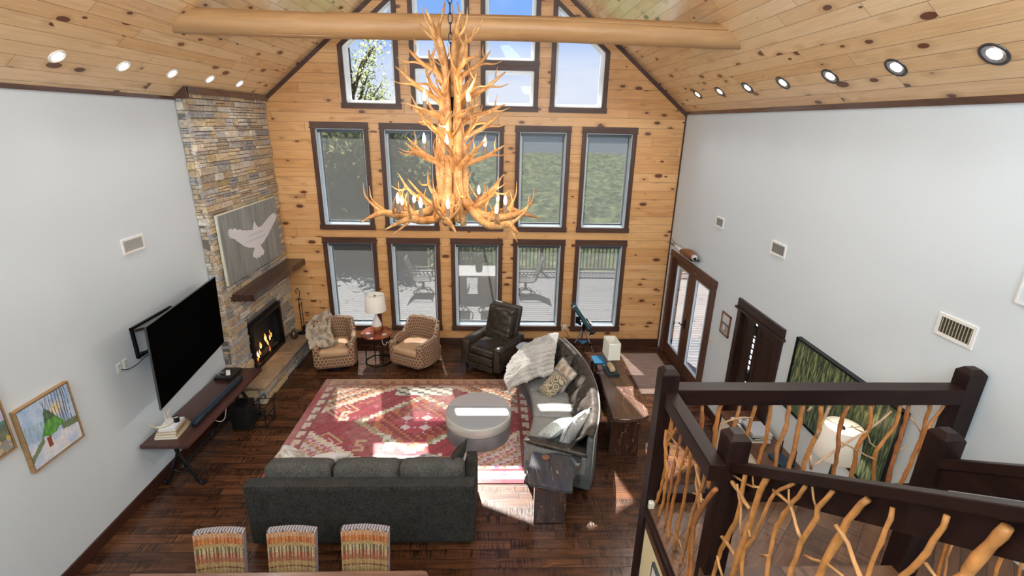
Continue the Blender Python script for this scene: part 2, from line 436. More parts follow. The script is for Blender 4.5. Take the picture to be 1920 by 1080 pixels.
# ================================================================== WINDOWS
def glassmat():
    g = G('window_glass'); t = g.n('BsdfTransparent'); gl = g.n('BsdfGlossy'); gl.inputs['Roughness'].default_value = .02
    fr = g.n('Fresnel'); fr.inputs[0].default_value = 1.35; mx = g.n('MixShader')
    g.nt.links.new(g.math('MULTIPLY', fr.outputs[0], .6), mx.inputs[0]); g.nt.links.new(t.outputs[0], mx.inputs[1]); g.nt.links.new(gl.outputs[0], mx.inputs[2])
    t.inputs[0].default_value = (.95, .98, 1., 1)
    g.surf(mx.outputs[0]); return g.m
m_glass = glassmat()
def shademat(name, tr, col, dif):
    g = G(name); t = g.n('BsdfTransparent'); t.inputs[0].default_value = (*tr, 1)
    d = g.n('BsdfDiffuse'); tl_ = g.n('BsdfTranslucent')
    ux, uz, _ = g.sep(g.uv())
    wv = g.math('ADD', g.math('MULTIPLY', g.math('SINE', g.math('MULTIPLY', uz, 520.)), .5), .5)
    c = g.mix(g.math('MULTIPLY', wv, .35), col, tuple(x*.6 for x in col))
    g.set(d.inputs[0], c); g.set(tl_.inputs[0], c)
    m1 = g.n('MixShader'); m1.inputs[0].default_value = .35; g.nt.links.new(d.outputs[0], m1.inputs[1]); g.nt.links.new(tl_.outputs[0], m1.inputs[2])
    m2 = g.n('MixShader'); m2.inputs[0].default_value = dif; g.nt.links.new(t.outputs[0], m2.inputs[1]); g.nt.links.new(m1.outputs[0], m2.inputs[2])
    g.surf(m2.outputs[0]); return g.m
m_shade = shademat('screen_fabric', (1, 1, 1), (.105, .105, .10), .80)
m_jamb = simple('pale_blue_vinyl_jamb', (.62, .72, .78), .35)
m_sash = simple('white_sash', (.80, .83, .85), .4)
m_alu = simple('shade_hem_bar', (.05, .06, .07), .4)
m_trimx2 = m_trimx
def frame_quad(mb, a, b, z0, z1f, t0, y0, y1, tb=None, ttop=None):
    """picture frame following a sloped top; inner edge = opening, outer edge grows by t0"""
    tb = tb or t0; tt = ttop or t0
    mb.hexa([(a-t0, y0, z0), (a, y0, z0), (a, y1, z0), (a-t0, y1, z0), (a-t0, y0, z1f(a-t0)), (a, y0, z1f(a)), (a, y1, z1f(a)), (a-t0, y1, z1f(a-t0))])
    mb.hexa([(b, y0, z0), (b+t0, y0, z0), (b+t0, y1, z0), (b, y1, z0), (b, y0, z1f(b)), (b+t0, y0, z1f(b+t0)), (b+t0, y1, z1f(b+t0)), (b, y1, z1f(b))])
for i, q in enumerate(wins):
    a, b, z0, zf, row = q['a'], q['b'], q['z0'], q['z1'], q['row']
    lab = None
    root = bpy.data.objects.new('window_%d' % (i+1), None); COL.objects.link(root); root['kind'] = 'structure'
    # jamb lining (pale vinyl)
    J = .018; mb = MB(); y0, y1 = D-.004, D+WT
    mb.hexa([(a, y0, z0), (a+J, y0, z0), (a+J, y1, z0), (a, y1, z0), (a, y0, zf(a)), (a+J, y0, zf(a+J)), (a+J, y1, zf(a+J)), (a, y1, zf(a))])
    mb.hexa([(b-J, y0, z0), (b, y0, z0), (b, y1, z0), (b-J, y1, z0), (b-J, y0, zf(b-J)), (b, y0, zf(b)), (b, y1, zf(b)), (b-J, y1, zf(b-J))])
    mb.hexa([(a, y0, z0), (b, y0, z0), (b, y1, z0), (a, y1, z0), (a, y0, z0+J), (b, y0, z0+J), (b, y1, z0+J), (a, y1, z0+J)])
    mb.hexa([(a, y0, zf(a)-J), (b, y0, zf(b)-J), (b, y1, zf(b)-J), (a, y1, zf(a)-J), (a, y0, zf(a)), (b, y0, zf(b)), (b, y1, zf(b)), (a, y1, zf(a))])
    mb.build('jamb', m_jamb if row < 3 else m_sash, root)
    # sash
    mb = MB(); Sw = .045; y0, y1 = D+.13, D+.165
    A, B_, Z0 = a+J, b-J, z0+J; zg = lambda s: zf(s)-J
    mb.hexa([(A, y0, Z0), (A+Sw, y0, Z0), (A+Sw, y1, Z0), (A, y1, Z0), (A, y0, zg(A)), (A+Sw, y0, zg(A+Sw)), (A+Sw, y1, zg(A+Sw)), (A, y1, zg(A))])
    mb.hexa([(B_-Sw, y0, Z0), (B_, y0, Z0), (B_, y1, Z0), (B_-Sw, y1, Z0), (B_-Sw, y0, zg(B_-Sw)), (B_, y0, zg(B_)), (B_, y1, zg(B_)), (B_-Sw, y1, zg(B_-Sw))])
    mb.box((A+Sw, y0, Z0), (B_-Sw, y1, Z0+Sw))
    mb.hexa([(A+Sw, y0, zg(A+Sw)-Sw), (B_-Sw, y0, zg(B_-Sw)-Sw), (B_-Sw, y1, zg(B_-Sw)-Sw), (A+Sw, y1, zg(A+Sw)-Sw), (A+Sw, y0, zg(A+Sw)), (B_-Sw, y0, zg(B_-Sw)), (B_-Sw, y1, zg(B_-Sw)), (A+Sw, y1, zg(A+Sw))])
    mb.build('sash', m_sash, root)
    mb = MB(); yy = D+.147
    mb.add([(A+Sw, yy, Z0+Sw), (B_-Sw, yy, Z0+Sw), (B_-Sw, yy, zg(B_-Sw)-Sw), (A+Sw, yy, zg(A+Sw)-Sw)], [(0, 1, 2, 3)])
    mb.build('pane', m_glass, root)
    # dark wood casing
    mb = MB(); y0, y1 = D-.028, D+.0
    ztop = (lambda s: zf(s)+.085) if row >= 3 else k(zf(a)+.0)
    if row == 4 or (row == 3 and q['z1'] is tl): tz = lambda s: zf(s)
    else: tz = zf
    # side casings
    for s0, s1 in ((a-T_, a+.004), (b-.004, b+T_)):
        mb.hexa([(s0, y0, z0), (s1, y0, z0), (s1, y1, z0), (s0, y1, z0), (s0, y0, tz(s0)), (s1, y0, tz(s1)), (s1, y1, tz(s1)), (s0, y1, tz(s0))])
    mb.build('side_casing', m_trimz, root)
    mb = MB()
    if row == 4: mb.box((a-T_-.01, D-.045, z0-.075), (b+T_+.01, D+.01, z0+.004))
    else: mb.box((a-T_-.012, D-.045, z0-.10 if row == 1 else z0-.09), (b+T_+.012, D+.01, z0+.004))
    mb.build('sill', m_trimx, root)
    mb = MB()
    if zf is tl: mb.hexa([(a-T_, D-.03, tz(a-T_)-.004), (b+T_, D-.03, tz(b+T_)-.004), (b+T_, D, tz(b+T_)-.004), (a-T_, D, tz(a-T_)-.004), (a-T_, D-.03, tz(a-T_)+.085), (b+T_, D-.03, tz(b+T_)+.085), (b+T_, D, tz(b+T_)+.085), (a-T_, D, tz(a-T_)+.085)])
    elif row == 3: mb.box((a-T_, D-.03, 5.486), (b+T_, D, 5.575))
    else:
        mb.box((a-T_-.006, D-.036, zf(a)-.004), (b+T_+.006, D, zf(a)+.115)); mb.box((a-T_-.02, D-.045, zf(a)-.004), (b+T_+.02, D, zf(a)+.012))
    mb.build('head_casing', m_trimx, root)
    if q['shade']:
        gap = .055; ys = D+.085; zb = z0+(.075 if row == 1 else .06)
        mb = MB(); mb.add([(a+gap, ys, zb), (b-gap+.02, ys, zb), (b-gap+.02, ys, zf(a)-.05), (a+gap, ys, zf(a)-.05)], [(0, 1, 2, 3)])
        sh = mb.build('roller_shade', m_shade, root)
        MB().box((a+gap, ys-.012, zb-.012), (b-gap+.02, ys+.012, zb+.012)).build('hem_bar', m_alu, sh)
        MB().box((a+J, D+.04, zf(a)-.075), (b-J, D+.125, zf(a)-J)).build('shade_cassette', m_alu, sh)

# ================================================================== DOORS (right wall)
m_doorw = wood('door_wood', (.055, .022, .014), (.13, .055, .035), 2, rough=.4)
m_darkdoor = wood('dark_door_wood', (.010, .005, .004), (.045, .020, .014), 2, rough=.35)
root = bpy.data.objects.new('door_1', None); COL.objects.link(root); root['kind'] = 'structure'
mb = MB(); y0, y1, zt = FD; t = .11
mb.box((XR-.03, y0-t, 0), (XR, y0, zt)); mb.box((XR-.03, y1, 0), (XR, min(D, y1+t), zt))
mb.box((XR-.034, y0-t-.01, zt), (XR, y1+t+.01, zt+.11)); mb.box((XR-.045, y0-t-.02, zt+.0), (XR, y1+t+.02, zt+.014))
mb.build('door_casing', m_doorw, root, bevel=.003)
def leaf(ya, yb, glassw, nm):
    mb = MB(); st = .19; x0, x1 = XR+.03, XR+.075
    mb.box((x0, ya, .01), (x1, ya+st, zt)); mb.box((x0, yb-st, .01), (x1, yb, zt)); mb.box((x0, ya+st, .01), (x1, yb-st, .30)); mb.box((x0, ya+st, zt-.14), (x1, yb-st, zt))
    d = mb.build(nm, m_doorw, root, bevel=.004)
    MB().add([(XR+.05, ya+st, .30), (XR+.05, yb-st, .30), (XR+.05, yb-st, zt-.14), (XR+.05, ya+st, zt-.14)], [(0, 1, 2, 3)]).build('pane', m_glass, d)
    mb = MB()
    for (a_, b_, c_, d_) in ((ya+st, yb-st, .29, .315), (ya+st, yb-st, zt-.155, zt-.135)): mb.box((x0-.008, a_, c_), (x0+.02, b_, d_))
    for (a_, b_) in ((ya+st-.01, ya+st+.012), (yb-st-.012, yb-st+.01)): mb.box((x0-.008, a_, .29), (x0+.02, b_, zt-.135))
    mb.build('glazing_bead', m_jamb, d)
    return d
ym = (y0+y1)/2
l1 = leaf(y0+.01, ym-.005, 0, 'door_leaf'); l2 = leaf(ym+.005, y1-.01, 0, 'door_leaf')
hm = MB().tube([(XR+.02, ym+.06, 1.0), (XR-.04, ym+.06, 1.0), (XR-.045, ym+.16, 1.0)], .011, 8).box((XR+.01, ym+.035, .92), (XR+.03, ym+.085, 1.1)).build('door_handle', m_black, l2)
MB().box((XR+.02, ym-.15, zt-.05), (XR+.032, ym-.05, zt-.02)).build('alarm_contact', m_white, l1)

mb = MB(); mb.box((XR-.001, FD[0], 0), (XR+.19, FD[0]+.012, zt)); mb.box((XR-.001, FD[1]-.012, 0), (XR+.19, FD[1], zt)); mb.box((XR-.001, FD[0], zt-.012), (XR+.19, FD[1], zt)); mb.build('door_jamb', m_doorw, root)
root = bpy.data.objects.new('door_2', None); COL.objects.link(root); root['kind'] = 'structure'
y0, y1, zt = DD; mb = MB(); t = .10
mb.box((XR-.03, y0-t, 0), (XR, y0, zt)); mb.box((XR-.03, y1, 0), (XR, y1+t, zt))
mb.build('door_casing', m_darkdoor, root, bevel=.003)
mb = MB(); mb.box((XR-.04, y0-t-.01, zt), (XR, y1+t+.01, zt+.145)); mb.box((XR-.065, y0-t-.035, zt-.01), (XR, y1+t+.035, zt+.022))
mb.build('head_casing', m_darkdoor, root, bevel=.003)
mb = MB(); mb.box((XR-.001, y0, 0), (XR+.19, y0+.012, zt)); mb.box((XR-.001, y1-.012, 0), (XR+.19, y1, zt)); mb.box((XR-.001, y0, zt-.012), (XR+.19, y1, zt)); mb.build('door_jamb', m_darkdoor, root)
def pleaf(ya, yb, pan):
    mb = MB(); x0, x1 = XR+.03, XR+.05; st = .1 if pan else .04
    mb.box((x0, ya, .01), (x1, ya+st, zt)); mb.box((x0, yb-st, .01), (x1, yb, zt))
    for a_, b_ in ((.01, .25), (.98, 1.08), (zt-.13, zt)): mb.box((x0, ya+st, a_), (x1, yb-st, b_))
    mb.box((x0+.008, ya+st, .2), (x1-.003, yb-st, zt-.1))
    if pan:
        for a_, b_ in ((.30, .93), (1.13, zt-.18)): mb.box((x0+.004, ya+st+.05, a_), (x1, yb-st-.05, b_))
    return mb.build('door_leaf', m_darkdoor, root, bevel=.004)
pl = pleaf(y0+.005, 6.04, 1); pleaf(6.11, y1-.005, 0)
mb = MB()
for z_ in [.1+.085*i for i in range(25)]: mb.box((XR+.035, 6.04, z_), (XR+.045, 6.11, z_+.018))
for z_ in (.55, 1.15, 1.85): mb.box((XR+.02, 6.03, z_), (XR+.055, 6.12, z_+.12))
mb.build('hinge_strip', m_black, pl)

# ================================================================== LOG TIE BEAM
def beam():
    y, z, r = 6.14, 5.595, .132; xa = XL+(z-.10-EZ)/S+.06; xb = XR-(z-.10-EZ)/S-.06; mb = MB()
    xa -= .16; xb += .16
    n = 26
    def fn(u, v):
        x = xa+(xb-xa)*u; a = 2*pi*v
        rr = r*(1+.035*mnoise.noise((x*.8, cos(a)*.7, sin(a)*.7+3)))
        yy = y+.015*sin(x*.9); zz = z+.012*sin(x*1.3+1)
        # check (drying crack) along the upper front on the right side
        ac = radians(128+(x+1)*9) if x > -1.2 else radians(238); da = abs((a-ac+.03*sin(x*5)+pi) % (2*pi)-pi)
        if (x > -.6 or -2.45 < x < -1.85) and da < .05: rr *= .60+.4*(da/.05)
        return (x, yy+rr*cos(a), zz+rr*sin(a))
    mb.grid(160, 220, fn)
    o = mb.build('log_beam', m_log, smooth=True)
    tag(o, 'peeled pine log beam spanning the room high under the ceiling', 'beam')
beam()

# ================================================================== RECESSED SPOTS
m_emw = emis('spot_glow', (1., .93, .80), 14)
m_canw = simple('spot_reflector_white', (.75, .72, .68), .25); m_canb = simple('spot_trim_black', (.03, .03, .035), .3)
m_canin = simple('spot_reflector_grey', (.35, .35, .36), .25, .6)
def spot(x, y, side, label, group, dark):
    nrm = Vector((S if side < 0 else -S, 0, -1)).normalized()
    p = Vector((x, y, roofz(x)))
    M = Matrix.Translation(p) @ nrm.to_track_quat('Z', 'Y').to_matrix().to_4x4()
    t = thing('recessed_light', label, 'ceiling light', group=group); t.matrix_world = M
    R = .098 if dark else .082
    MB().lathe([(R, .0), (R, .008), (R-.012, .012), (R-.02, .006), (R-.022, .001)], 24, cap=False).build('trim_ring', m_canb if dark else m_canw, t, smooth=True)
    MB().lathe([(R-.021, .006), (R-.028, .003), (R-.05 if dark else R-.036, .0015)], 24, cap=False).build('reflector', m_canin if dark else m_canw, t, smooth=True)
    MB().lathe([(0.001, .004), (R-.05 if dark else R-.03, .004)], 20, cap=False).build('lens', m_emw, t)
    l = bpy.data.lights.new('spot_light', 'SPOT'); l.energy = 42; l.color = (1., .96, .92); l.spot_size = radians(150); l.spot_blend = .8; l.shadow_soft_size = .06
    lo = bpy.data.objects.new('spot_light', l); COL.objects.link(lo); lo.parent = t; lo.location = (0, 0, .03)
    lo.rotation_euler = (pi, 0, 0)
    return t
nth = ['nearest the camera', 'second', 'third', 'fourth', 'fifth', 'sixth', 'farthest, next to the window wall']
for i in range(-2, 5):
    y = 5.04+.838*i
    if i == -1: continue
    lab = 'white-trimmed round recessed light above the left wall, ' + (['large one nearest the camera', 'second from the camera', 'middle one of five', 'fourth from the camera', 'smallest, above the stone chimney'][i] if i >= 0 else 'unseen one added for fill over the loft')
    if i < 0: lab = 'unseen white-trimmed recessed light added for fill in the left ceiling'  # extra light out of frame, added to fill the room
    spot(-4.06, y, -1, lab, 'recessed lights along the left ceiling slope', False)
for i in range(0, 7):
    y = 3.413+.829*i
    lab = 'black-ringed round recessed light above the right wall, ' + (['largest, at the frame edge', 'second from the frame edge', 'third from the frame edge', 'middle one of seven', 'third from the gable wall', 'second from the gable wall', 'smallest, next to the gable wall'][i]) if i >= 0 else 'black-ringed recessed light in the right ceiling behind the camera'
    spot(3.265, y, 1, lab, 'recessed lights along the right ceiling slope', True)
# ================================================================== OUTSIDE
m_deck = planks('deck_boards', .14, 3.6, [(0., (.19, .19, .20)), (1., (.27, .27, .27))], knots=False, grainamp=.3, groove=.7, rough=.6, gw=.022)
m_railout = simple('deck_rail_brown', (.10, .06, .04), .6)
struct(MB().box((-9, D+WT, -.2), (12, 15.35, -.05)).build('deck', m_deck))
struct(MB().box((XR+.2, -2, -.2), (12, D+WT, -.05)).build('deck', m_deck))
def outrail(x0, x1, y, label):
    t = thing('deck_railing', label, 'railing', (x0, y, -.05)); L = x1-x0
    MB().box((0, -.06, .90), (L, .06, .94)).build('top_rail', m_railout, t)
    MB().box((0, -.03, .08), (L, .03, .14)).build('bottom_rail', m_railout, t)
    mb = MB(); n = 0
    x = .12
    while x < L:
        mb.box((x-.018, -.018, .14), (x+.018, .018, .90)); x += .125
    o = mb.build('balusters', m_railout, t); o['kind'] = 'stuff'
    x = 0
    while x <= L+.01:
        MB().box((x-.05, -.05, 0), (x+.05, .05, 1.0)).build('post', m_railout, t); x += L/8
outrail(-9, 12, 15.25, 'dark slatted railing along the far edge of the sunny deck')
# patio furniture
m_sling = simple('grey_sling_fabric', (.12, .115, .105), .8); m_patio = simple('bronze_patio_frame', (.10, .085, .075), .45, .4)
m_ttop = simple('pale_stone_tabletop', (.42, .41, .39), .5)
def patio_chair(label, x, y, rz):
    t = thing('patio_chair', label, 'outdoor chair', (x, y, -.05), rz, 'swivel patio chairs around the deck table')
    mb = MB(); mb.grid(8, 14, lambda u, v: ((u-.5)*.50, *( (-.26+.5*v*2, .44-.03*sin(pi*v*2)) if v < .5 else (.24+.22*(v-.5)*2, .44+(v-.5)*2*.62))))
    mb.build('sling_seat', m_sling, t, solid=.015, smooth=True)
    for s in (-1, 1):
        MB().tube([(s*.26, -.27, .43), (s*.26, .0, .42), (s*.26, .24, .44), (s*.26, .36, .74), (s*.26, .47, 1.08)], .016, 8, smooth=4).build('side_frame', m_patio, t, smooth=True)
        MB().tube([(s*.28, .33, .66), (s*.30, .0, .66), (s*.30, -.22, .64), (s*.27, -.24, .44)], .016, 8, smooth=4).build('armrest', m_patio, t, smooth=True)
    MB().tube([(0, 0, .42), (0, 0, .14)], .04, 10).build('pedestal', m_patio, t)
    mb = MB()
    for a in (0, pi/2, pi, 3*pi/2): mb.tube([(0, 0, .15), (.18*cos(a+.78), .18*sin(a+.78), .12), (.28*cos(a+.78), .28*sin(a+.78), .02)], .015, 6, smooth=3)
    mb.tube([(.28*cos(2*pi*i/24), .28*sin(2*pi*i/24), .02) for i in range(25)], .014, 6)
    mb.build('swivel_base', m_patio, t, smooth=True)
patio_chair('patio chair seen side-on in the fourth window, facing the table', .86, 13.1, pi/2+pi)
patio_chair('patio chair at the left end of the deck table, facing right', -2.05, 13.1, pi/2)
patio_chair('patio chair with its back to the house, left one of the near pair', -.98, 11.75, pi)
patio_chair('patio chair with its back to the house, right one of the near pair', -.16, 11.75, pi)
t = thing('patio_table', 'long pale-topped patio table on the deck seen through the middle window', 'outdoor table', (-.55, 13.0, -.05))
MB().rbox((0, 0, .69), (1.05, .5, .02), .02, 4).build('tabletop', m_ttop, t)
for sx in (-1, 1):
    for sy in (-1, 1): MB().box((sx*.8-.03, sy*.38-.03, 0), (sx*.8+.03, sy*.38+.03, .67)).build('leg', m_patio, t)
# hanging feeder
t = thing('bird_feeder', 'dark tubular bird feeder hanging outside the middle window', 'bird feeder', (-.40, 11.2, 1.15))
MB().lathe([(.01, 0), (.07, .02), (.085, .08), (.085, .40), (.05, .46), (.01, .48)], 16).build('tube', m_patio, t, smooth=True)
MB().tube([(0, 0, .47), (0, 0, 1.85)], .004, 5).build('wire', m_patio, t)
# eave bracket outside that carries the feeder wire
tag(MB().box((-.42, D+WT, 3.0), (-.38, 11.3, 3.05)).build('bracket_arm', m_patio), 'slim bronze arm on the outer wall carrying the bird feeder', 'bracket')

# terrain and forest
def forestmat(name, c0, c1, c2, sc):
    g = G(name); P = g.obj(); n = g.noise(P, sc, 5, .65); v = g.voro(P, sc*2.2)
    f = g.math('ADD', g.math('MULTIPLY', n, .8), g.math('MULTIPLY', v, .3))
    g.bsdf(g.ramp(f, [(.25, c0), (.5, c1), (.75, c2)]), .9, 0., g.bump(f, .8, 1.), .1); return g.m
m_forest = forestmat('forest_canopy', (.010, .022, .010), (.06, .09, .04), (.22, .26, .11), .34)
m_far_haze = forestmat('far_hills', (.055, .08, .11), (.07, .095, .125), (.085, .11, .13), .02)  # aerial haze painted in as a blue base colour
def terr(u, v):
    x = -160+330*u; y = 15.5+220*v**1.6
    d = (y-15.5)
    z = -2.5-9*min(1, d/40)+ (max(0, d-50)/170)*2.5 + 2.2*mnoise.noise((x*.03, y*.03, 0))+ .03*max(0, -x)*min(1, d/80)
    z += (1.5*mnoise.noise((x*.25, y*.25, 2))+.9*mnoise.noise((x*.7, y*.7, 5)))*min(1, d/8)
    return (x, y, z)
o = MB().grid(230, 150, terr).build('hillside', m_forest, smooth=True); struct(o)
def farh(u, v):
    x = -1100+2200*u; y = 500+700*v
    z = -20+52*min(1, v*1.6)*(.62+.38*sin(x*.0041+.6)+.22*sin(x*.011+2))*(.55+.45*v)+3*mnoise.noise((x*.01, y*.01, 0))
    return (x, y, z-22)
o = MB().grid(120, 20, farh).build('far_hills', m_far_haze, smooth=True); struct(o)
struct(MB().box((-60, -60, -3.2), (60, 15.4, -3.0)).build('ground', m_forest))
struct(MB().box((-1500, 235, -14), (1500, 560, -13)).build('valley_floor', m_far_haze))

def leafmat(name, c0, c1):
    g = G(name); f = g.n('ObjectInfo'); r = g.n('NewGeometry').outputs['Random Per Island']
    n = g.math('ADD', g.math('MULTIPLY', g.noise(g.obj(), 2.5, 3), .5), g.math('MULTIPLY', r, .5)); c = g.ramp(n, [(.3, c0), (.7, c1)])
    d = g.n('BsdfDiffuse'); t = g.n('BsdfTranslucent'); mx = g.n('MixShader'); mx.inputs[0].default_value = .6
    g.set(d.inputs[0], c); g.set(t.inputs[0], c); g.nt.links.new(d.outputs[0], mx.inputs[1]); g.nt.links.new(t.outputs[0], mx.inputs[2])
    g.surf(mx.outputs[0]); return g.m
m_leafy = leafmat('autumn_leaves', (.20, .26, .14), (.58, .55, .26)); m_leafg = leafmat('green_leaves', (.02, .045, .012), (.34, .38, .16))
m_bark = simple('bark', (.10, .075, .055), .9, bumpscale=20)
def tree(label, x, y, z, h, rad, n, seed, mat, dens=.11, zlow=.25, group=None):
    rnd = random.Random(seed); t = thing('leafy_tree', label, 'tree', (x, y, z), 0, group)
    mb = MB(); mb.tube([(0, 0, 0), (.1, .05, h*.4), (-.05, .0, h*.75), (0, 0, h*.97)], [h*.02, h*.015, h*.008, .01], 8, smooth=3)
    tips = []
    for i in range(26):
        f = rnd.uniform(zlow, .95); a = rnd.uniform(0, 2*pi); L = rad*(1.15-f)*rnd.uniform(.7, 1.1)
        L = rad*sqrt(max(.02, 1-((f-.5)/.55)**2))*rnd.uniform(.6, 1.)
        e = Vector((L*cos(a), L*sin(a), f*h+L*.35)); b = Vector((0, 0, f*h-.1*h))
        mb.tube([b, b.lerp(e, .5)+Vector((0, 0, .1)), e], [h*.006, h*.004, .008], 5, smooth=2); tips.append((b, e))
    mb.build('trunk', m_bark, t, smooth=True)
    mb = MB()
    for i in range(n):
        b, e = rnd.choice(tips); p = b.lerp(e, rnd.uniform(.3, 1.08))+Vector([rnd.gauss(0, rad*.13) for _ in range(3)])
        s = dens*rnd.uniform(.6, 1.3); d1 = Vector([rnd.gauss(0, 1) for _ in range(3)]).normalized(); d2 = d1.cross(Vector([rnd.gauss(0, 1) for _ in range(3)])).normalized()
        mb.add([p-d1*s, p-d2*s*.5, p+d1*s, p+d2*s*.5], [(0, 1, 2, 3)])
    mb.build('foliage', mat, t)
    return t
tree('tall thin tree with yellowing leaves seen in the upper left gable window', -5.9, 21.5, -5.5, 14.2, 1.75, 3000, 3, m_leafy, .075, .45)
T2 = tree('broad green tree close behind the deck, left of the fireplace-side window', -9.5, 18.5, -4.5, 12.0, 3.6, 9000, 5, m_leafg, .17, .2, 'trees beyond the deck')
for i, (x, y, z, s, r, lab) in enumerate([(-5.6, 18.6, -5.5, .80, 1., 'green tree shading the deck behind the first window column'), (-13, 15.5, -3.5, .95, 2.2, 'green tree at the far left of the deck'), (-7.6, 24, -8, 1.0, 4., 'green tree further down the slope behind the second window'),
        (-3.3, 21., -8, .98, 5., 'green tree showing between the second and third windows'), (-10.5, 13.2, -3.2, .72, 1.5, 'green tree beside the deck corner on the left'), (-4.2, 17.4, -4.8, .52, 2.6, 'small tree just behind the deck railing, shading the left of the deck')]):
    c = copy_tree(T2); c.location = (x, y, z); c.scale = (s, s, s if s != .52 else .80); c.rotation_euler.z = r; c['label'] = lab
# ================================================================== FIREPLACE
def attrmat(name, rough=.8, bscale=30, bstr=.4, var=.25, mult=1., metal=0., coat=0., sheen=0.):
    g = G(name); c = g.attr(); n = g.noise(g.obj(), bscale, 4, .6)
    c = g.mix(var, c, g.mix(1., c, g.ramp(n, [(.3, (.35, .35, .35)), (.7, (1.5, 1.5, 1.5))]), 'MULTIPLY'))
    g.bsdf(c, rough, metal, g.bump(n, bstr, .01), .4, coat=coat, sheen=sheen); return g.m
m_stone = attrmat('ledge_stone', .8, 22, .6, .55)
STC = [(.40, .32, .22), (.36, .30, .24), (.44, .34, .22), (.30, .28, .26), (.44, .36, .28), (.27, .26, .26), (.47, .35, .20), (.36, .27, .19), (.44, .40, .34), (.32, .31, .31), (.47, .40, .31), (.40, .34, .27)]
def ledge(mb, u0, u1, z0, z1, place, rnd, holes=(), hmin=.04, hmax=.12, lmin=.14, lmax=.48, prot=.04):
    z = z0
    while z < z1-.01:
        h = min(rnd.uniform(hmin, hmax), z1-z); u = u0
        if z1-z-h < hmin*.6: h = z1-z
        while u < u1-.005:
            L = rnd.uniform(lmin, lmax)
            if u1-u-L < lmin*.6: L = u1-u
            ue = min(u1, u+L); skip = False
            for (ha, hb, hc, hd) in holes:
                if z+h > hc+.01 and z < hd-.01:
                    if u < ha < ue: ue = ha
                    if ha-.001 <= u < hb: skip = True; ue = hb
            if not skip:
                p = rnd.uniform(.006, prot); c = rnd.choice(STC); kf = rnd.uniform(.95, 1.5); mb.col(tuple(q*kf for q in c)); g_ = .003
                sub = 2 if (h > .06 and rnd.random() < .3) else 1
                for s_ in range(sub):
                    za, zb = z+h*s_/sub+g_, z+h*(s_+1)/sub-g_
                    j = [rnd.uniform(-.006, .006) for _ in range(8)]
                    a, b = u+g_, ue-g_
                    mb.hexa([place(a, za, -.03), place(b, za, -.03), place(b, za+0, p+j[0]), place(a, za, p+j[1]),
                             place(a, zb, -.03), place(b, zb, -.03), place(b-.004, zb-.003+j[4]*.4, p+j[2]), place(a+.004, zb-.003+j[5]*.4, p+j[3])])
            u = ue
        z += h
rnd = random.Random(11)
fp = thing('fireplace', 'tall stacked-stone fireplace chimney with raised hearth in the left back corner', 'fireplace', (SX, 8.4, 0))
def W(o): # parent while keeping world placement
    o.location = -Vector(fp.location); return o
mb = MB(); m_core = simple('mortar', (.16, .14, .12), .9)
FB = (7.74, 8.955, .36, 1.235)     # firebox opening
mb.box((XL+.002, SY+.01, 0), (SX-.02, FB[0], roofz(XL)-.02)); mb.box((XL+.002, FB[1], 0), (SX-.02, D-.002, roofz(XL)-.02)); mb.box((XL+.002, FB[0], FB[3]), (SX-.02, FB[1], roofz(XL)-.02)); mb.box((XL+.002, FB[0], 0), (SX-.02, FB[1], FB[2]))
W(mb.build('core', m_core, fp))
mb = MB(); ledge(mb, SY, D-.002, 0.0, zc-.03, lambda u, z, p: (SX-.02+p, u, z), rnd, holes=[(FB[0], FB[1], FB[2], FB[3]), (7.30, 9.7, 0, .33)])
ledge(mb, XL+.004, SX, 0.0, zc-.05, lambda u, z, p: (u, SY+.02-p, z), rnd, lmin=.07, lmax=.16)
W(mb.build('stone_veneer', m_stone, fp, bevel=.004))
# hearth
HX = -3.86; HZ = .345
mb = MB(); ledge(mb, 7.24, D-.03, 0, HZ-.05, lambda u, z, p: (HX-.03+p, u, z), rnd, lmin=.2, lmax=.6)
ledge(mb, SX, HX, 0, HZ-.05, lambda u, z, p: (u, 7.27-p, z), rnd, lmin=.12, lmax=.35)
mb.col((.3, .26, .22)); mb.box((XL+.2, 7.28, 0), (HX-.04, D-.035, HZ-.05))
W(mb.build('hearth_base', m_stone, fp, bevel=.004))
g = G('hearth_slab'); n1 = g.noise(g.obj(), 3.5, 5, .65); g.bsdf(g.ramp(n1, [(.3, (.22, .155, .105)), (.55, (.38, .27, .17)), (.75, (.48, .38, .28))]), .55, 0., g.bump(n1, .25, .02)); m_slab = g.m
for a, b in ((7.20, 8.50), (8.51, D-.03)):
    W(MB().box((SX-.02, a, HZ-.05), (HX+.045, b, HZ)).build('hearth_slab', m_slab, fp, bevel=.012))
# firebox: black frame, glass, glowing fire on logs
mb = MB(); x0, x1 = SX-.02, SX+.045; ya, yb, za, zb = FB; za = HZ; f = .07
mb.box((x0, ya, za), (x1, ya+f, zb)); mb.box((x0, yb-f, za), (x1, yb, zb)); mb.box((x0, ya+f, zb-.10), (x1, yb-f, zb)); mb.box((x0, ya+f, za), (x1, yb-f, za+.08))
mb.box((x1, ya+.02, zb-.045), (x1+.02, yb-.02, zb-.02))
fb = W(mb.build('firebox_surround', m_black, fp, bevel=.003))
mb = MB(); mb.box((XL+.002, ya, za), (XL+.01, yb, zb)); mb.box((XL+.01, ya, za), (SX-.02, ya+.01, zb)); mb.box((XL+.01, yb-.01, za), (SX-.02, yb, zb)); mb.box((XL+.01, ya, zb-.01), (SX-.02, yb, zb)); mb.box((XL+.01, ya, za), (SX-.02, yb, za+.01))
W(mb.build('firebox', m_dark, fp))
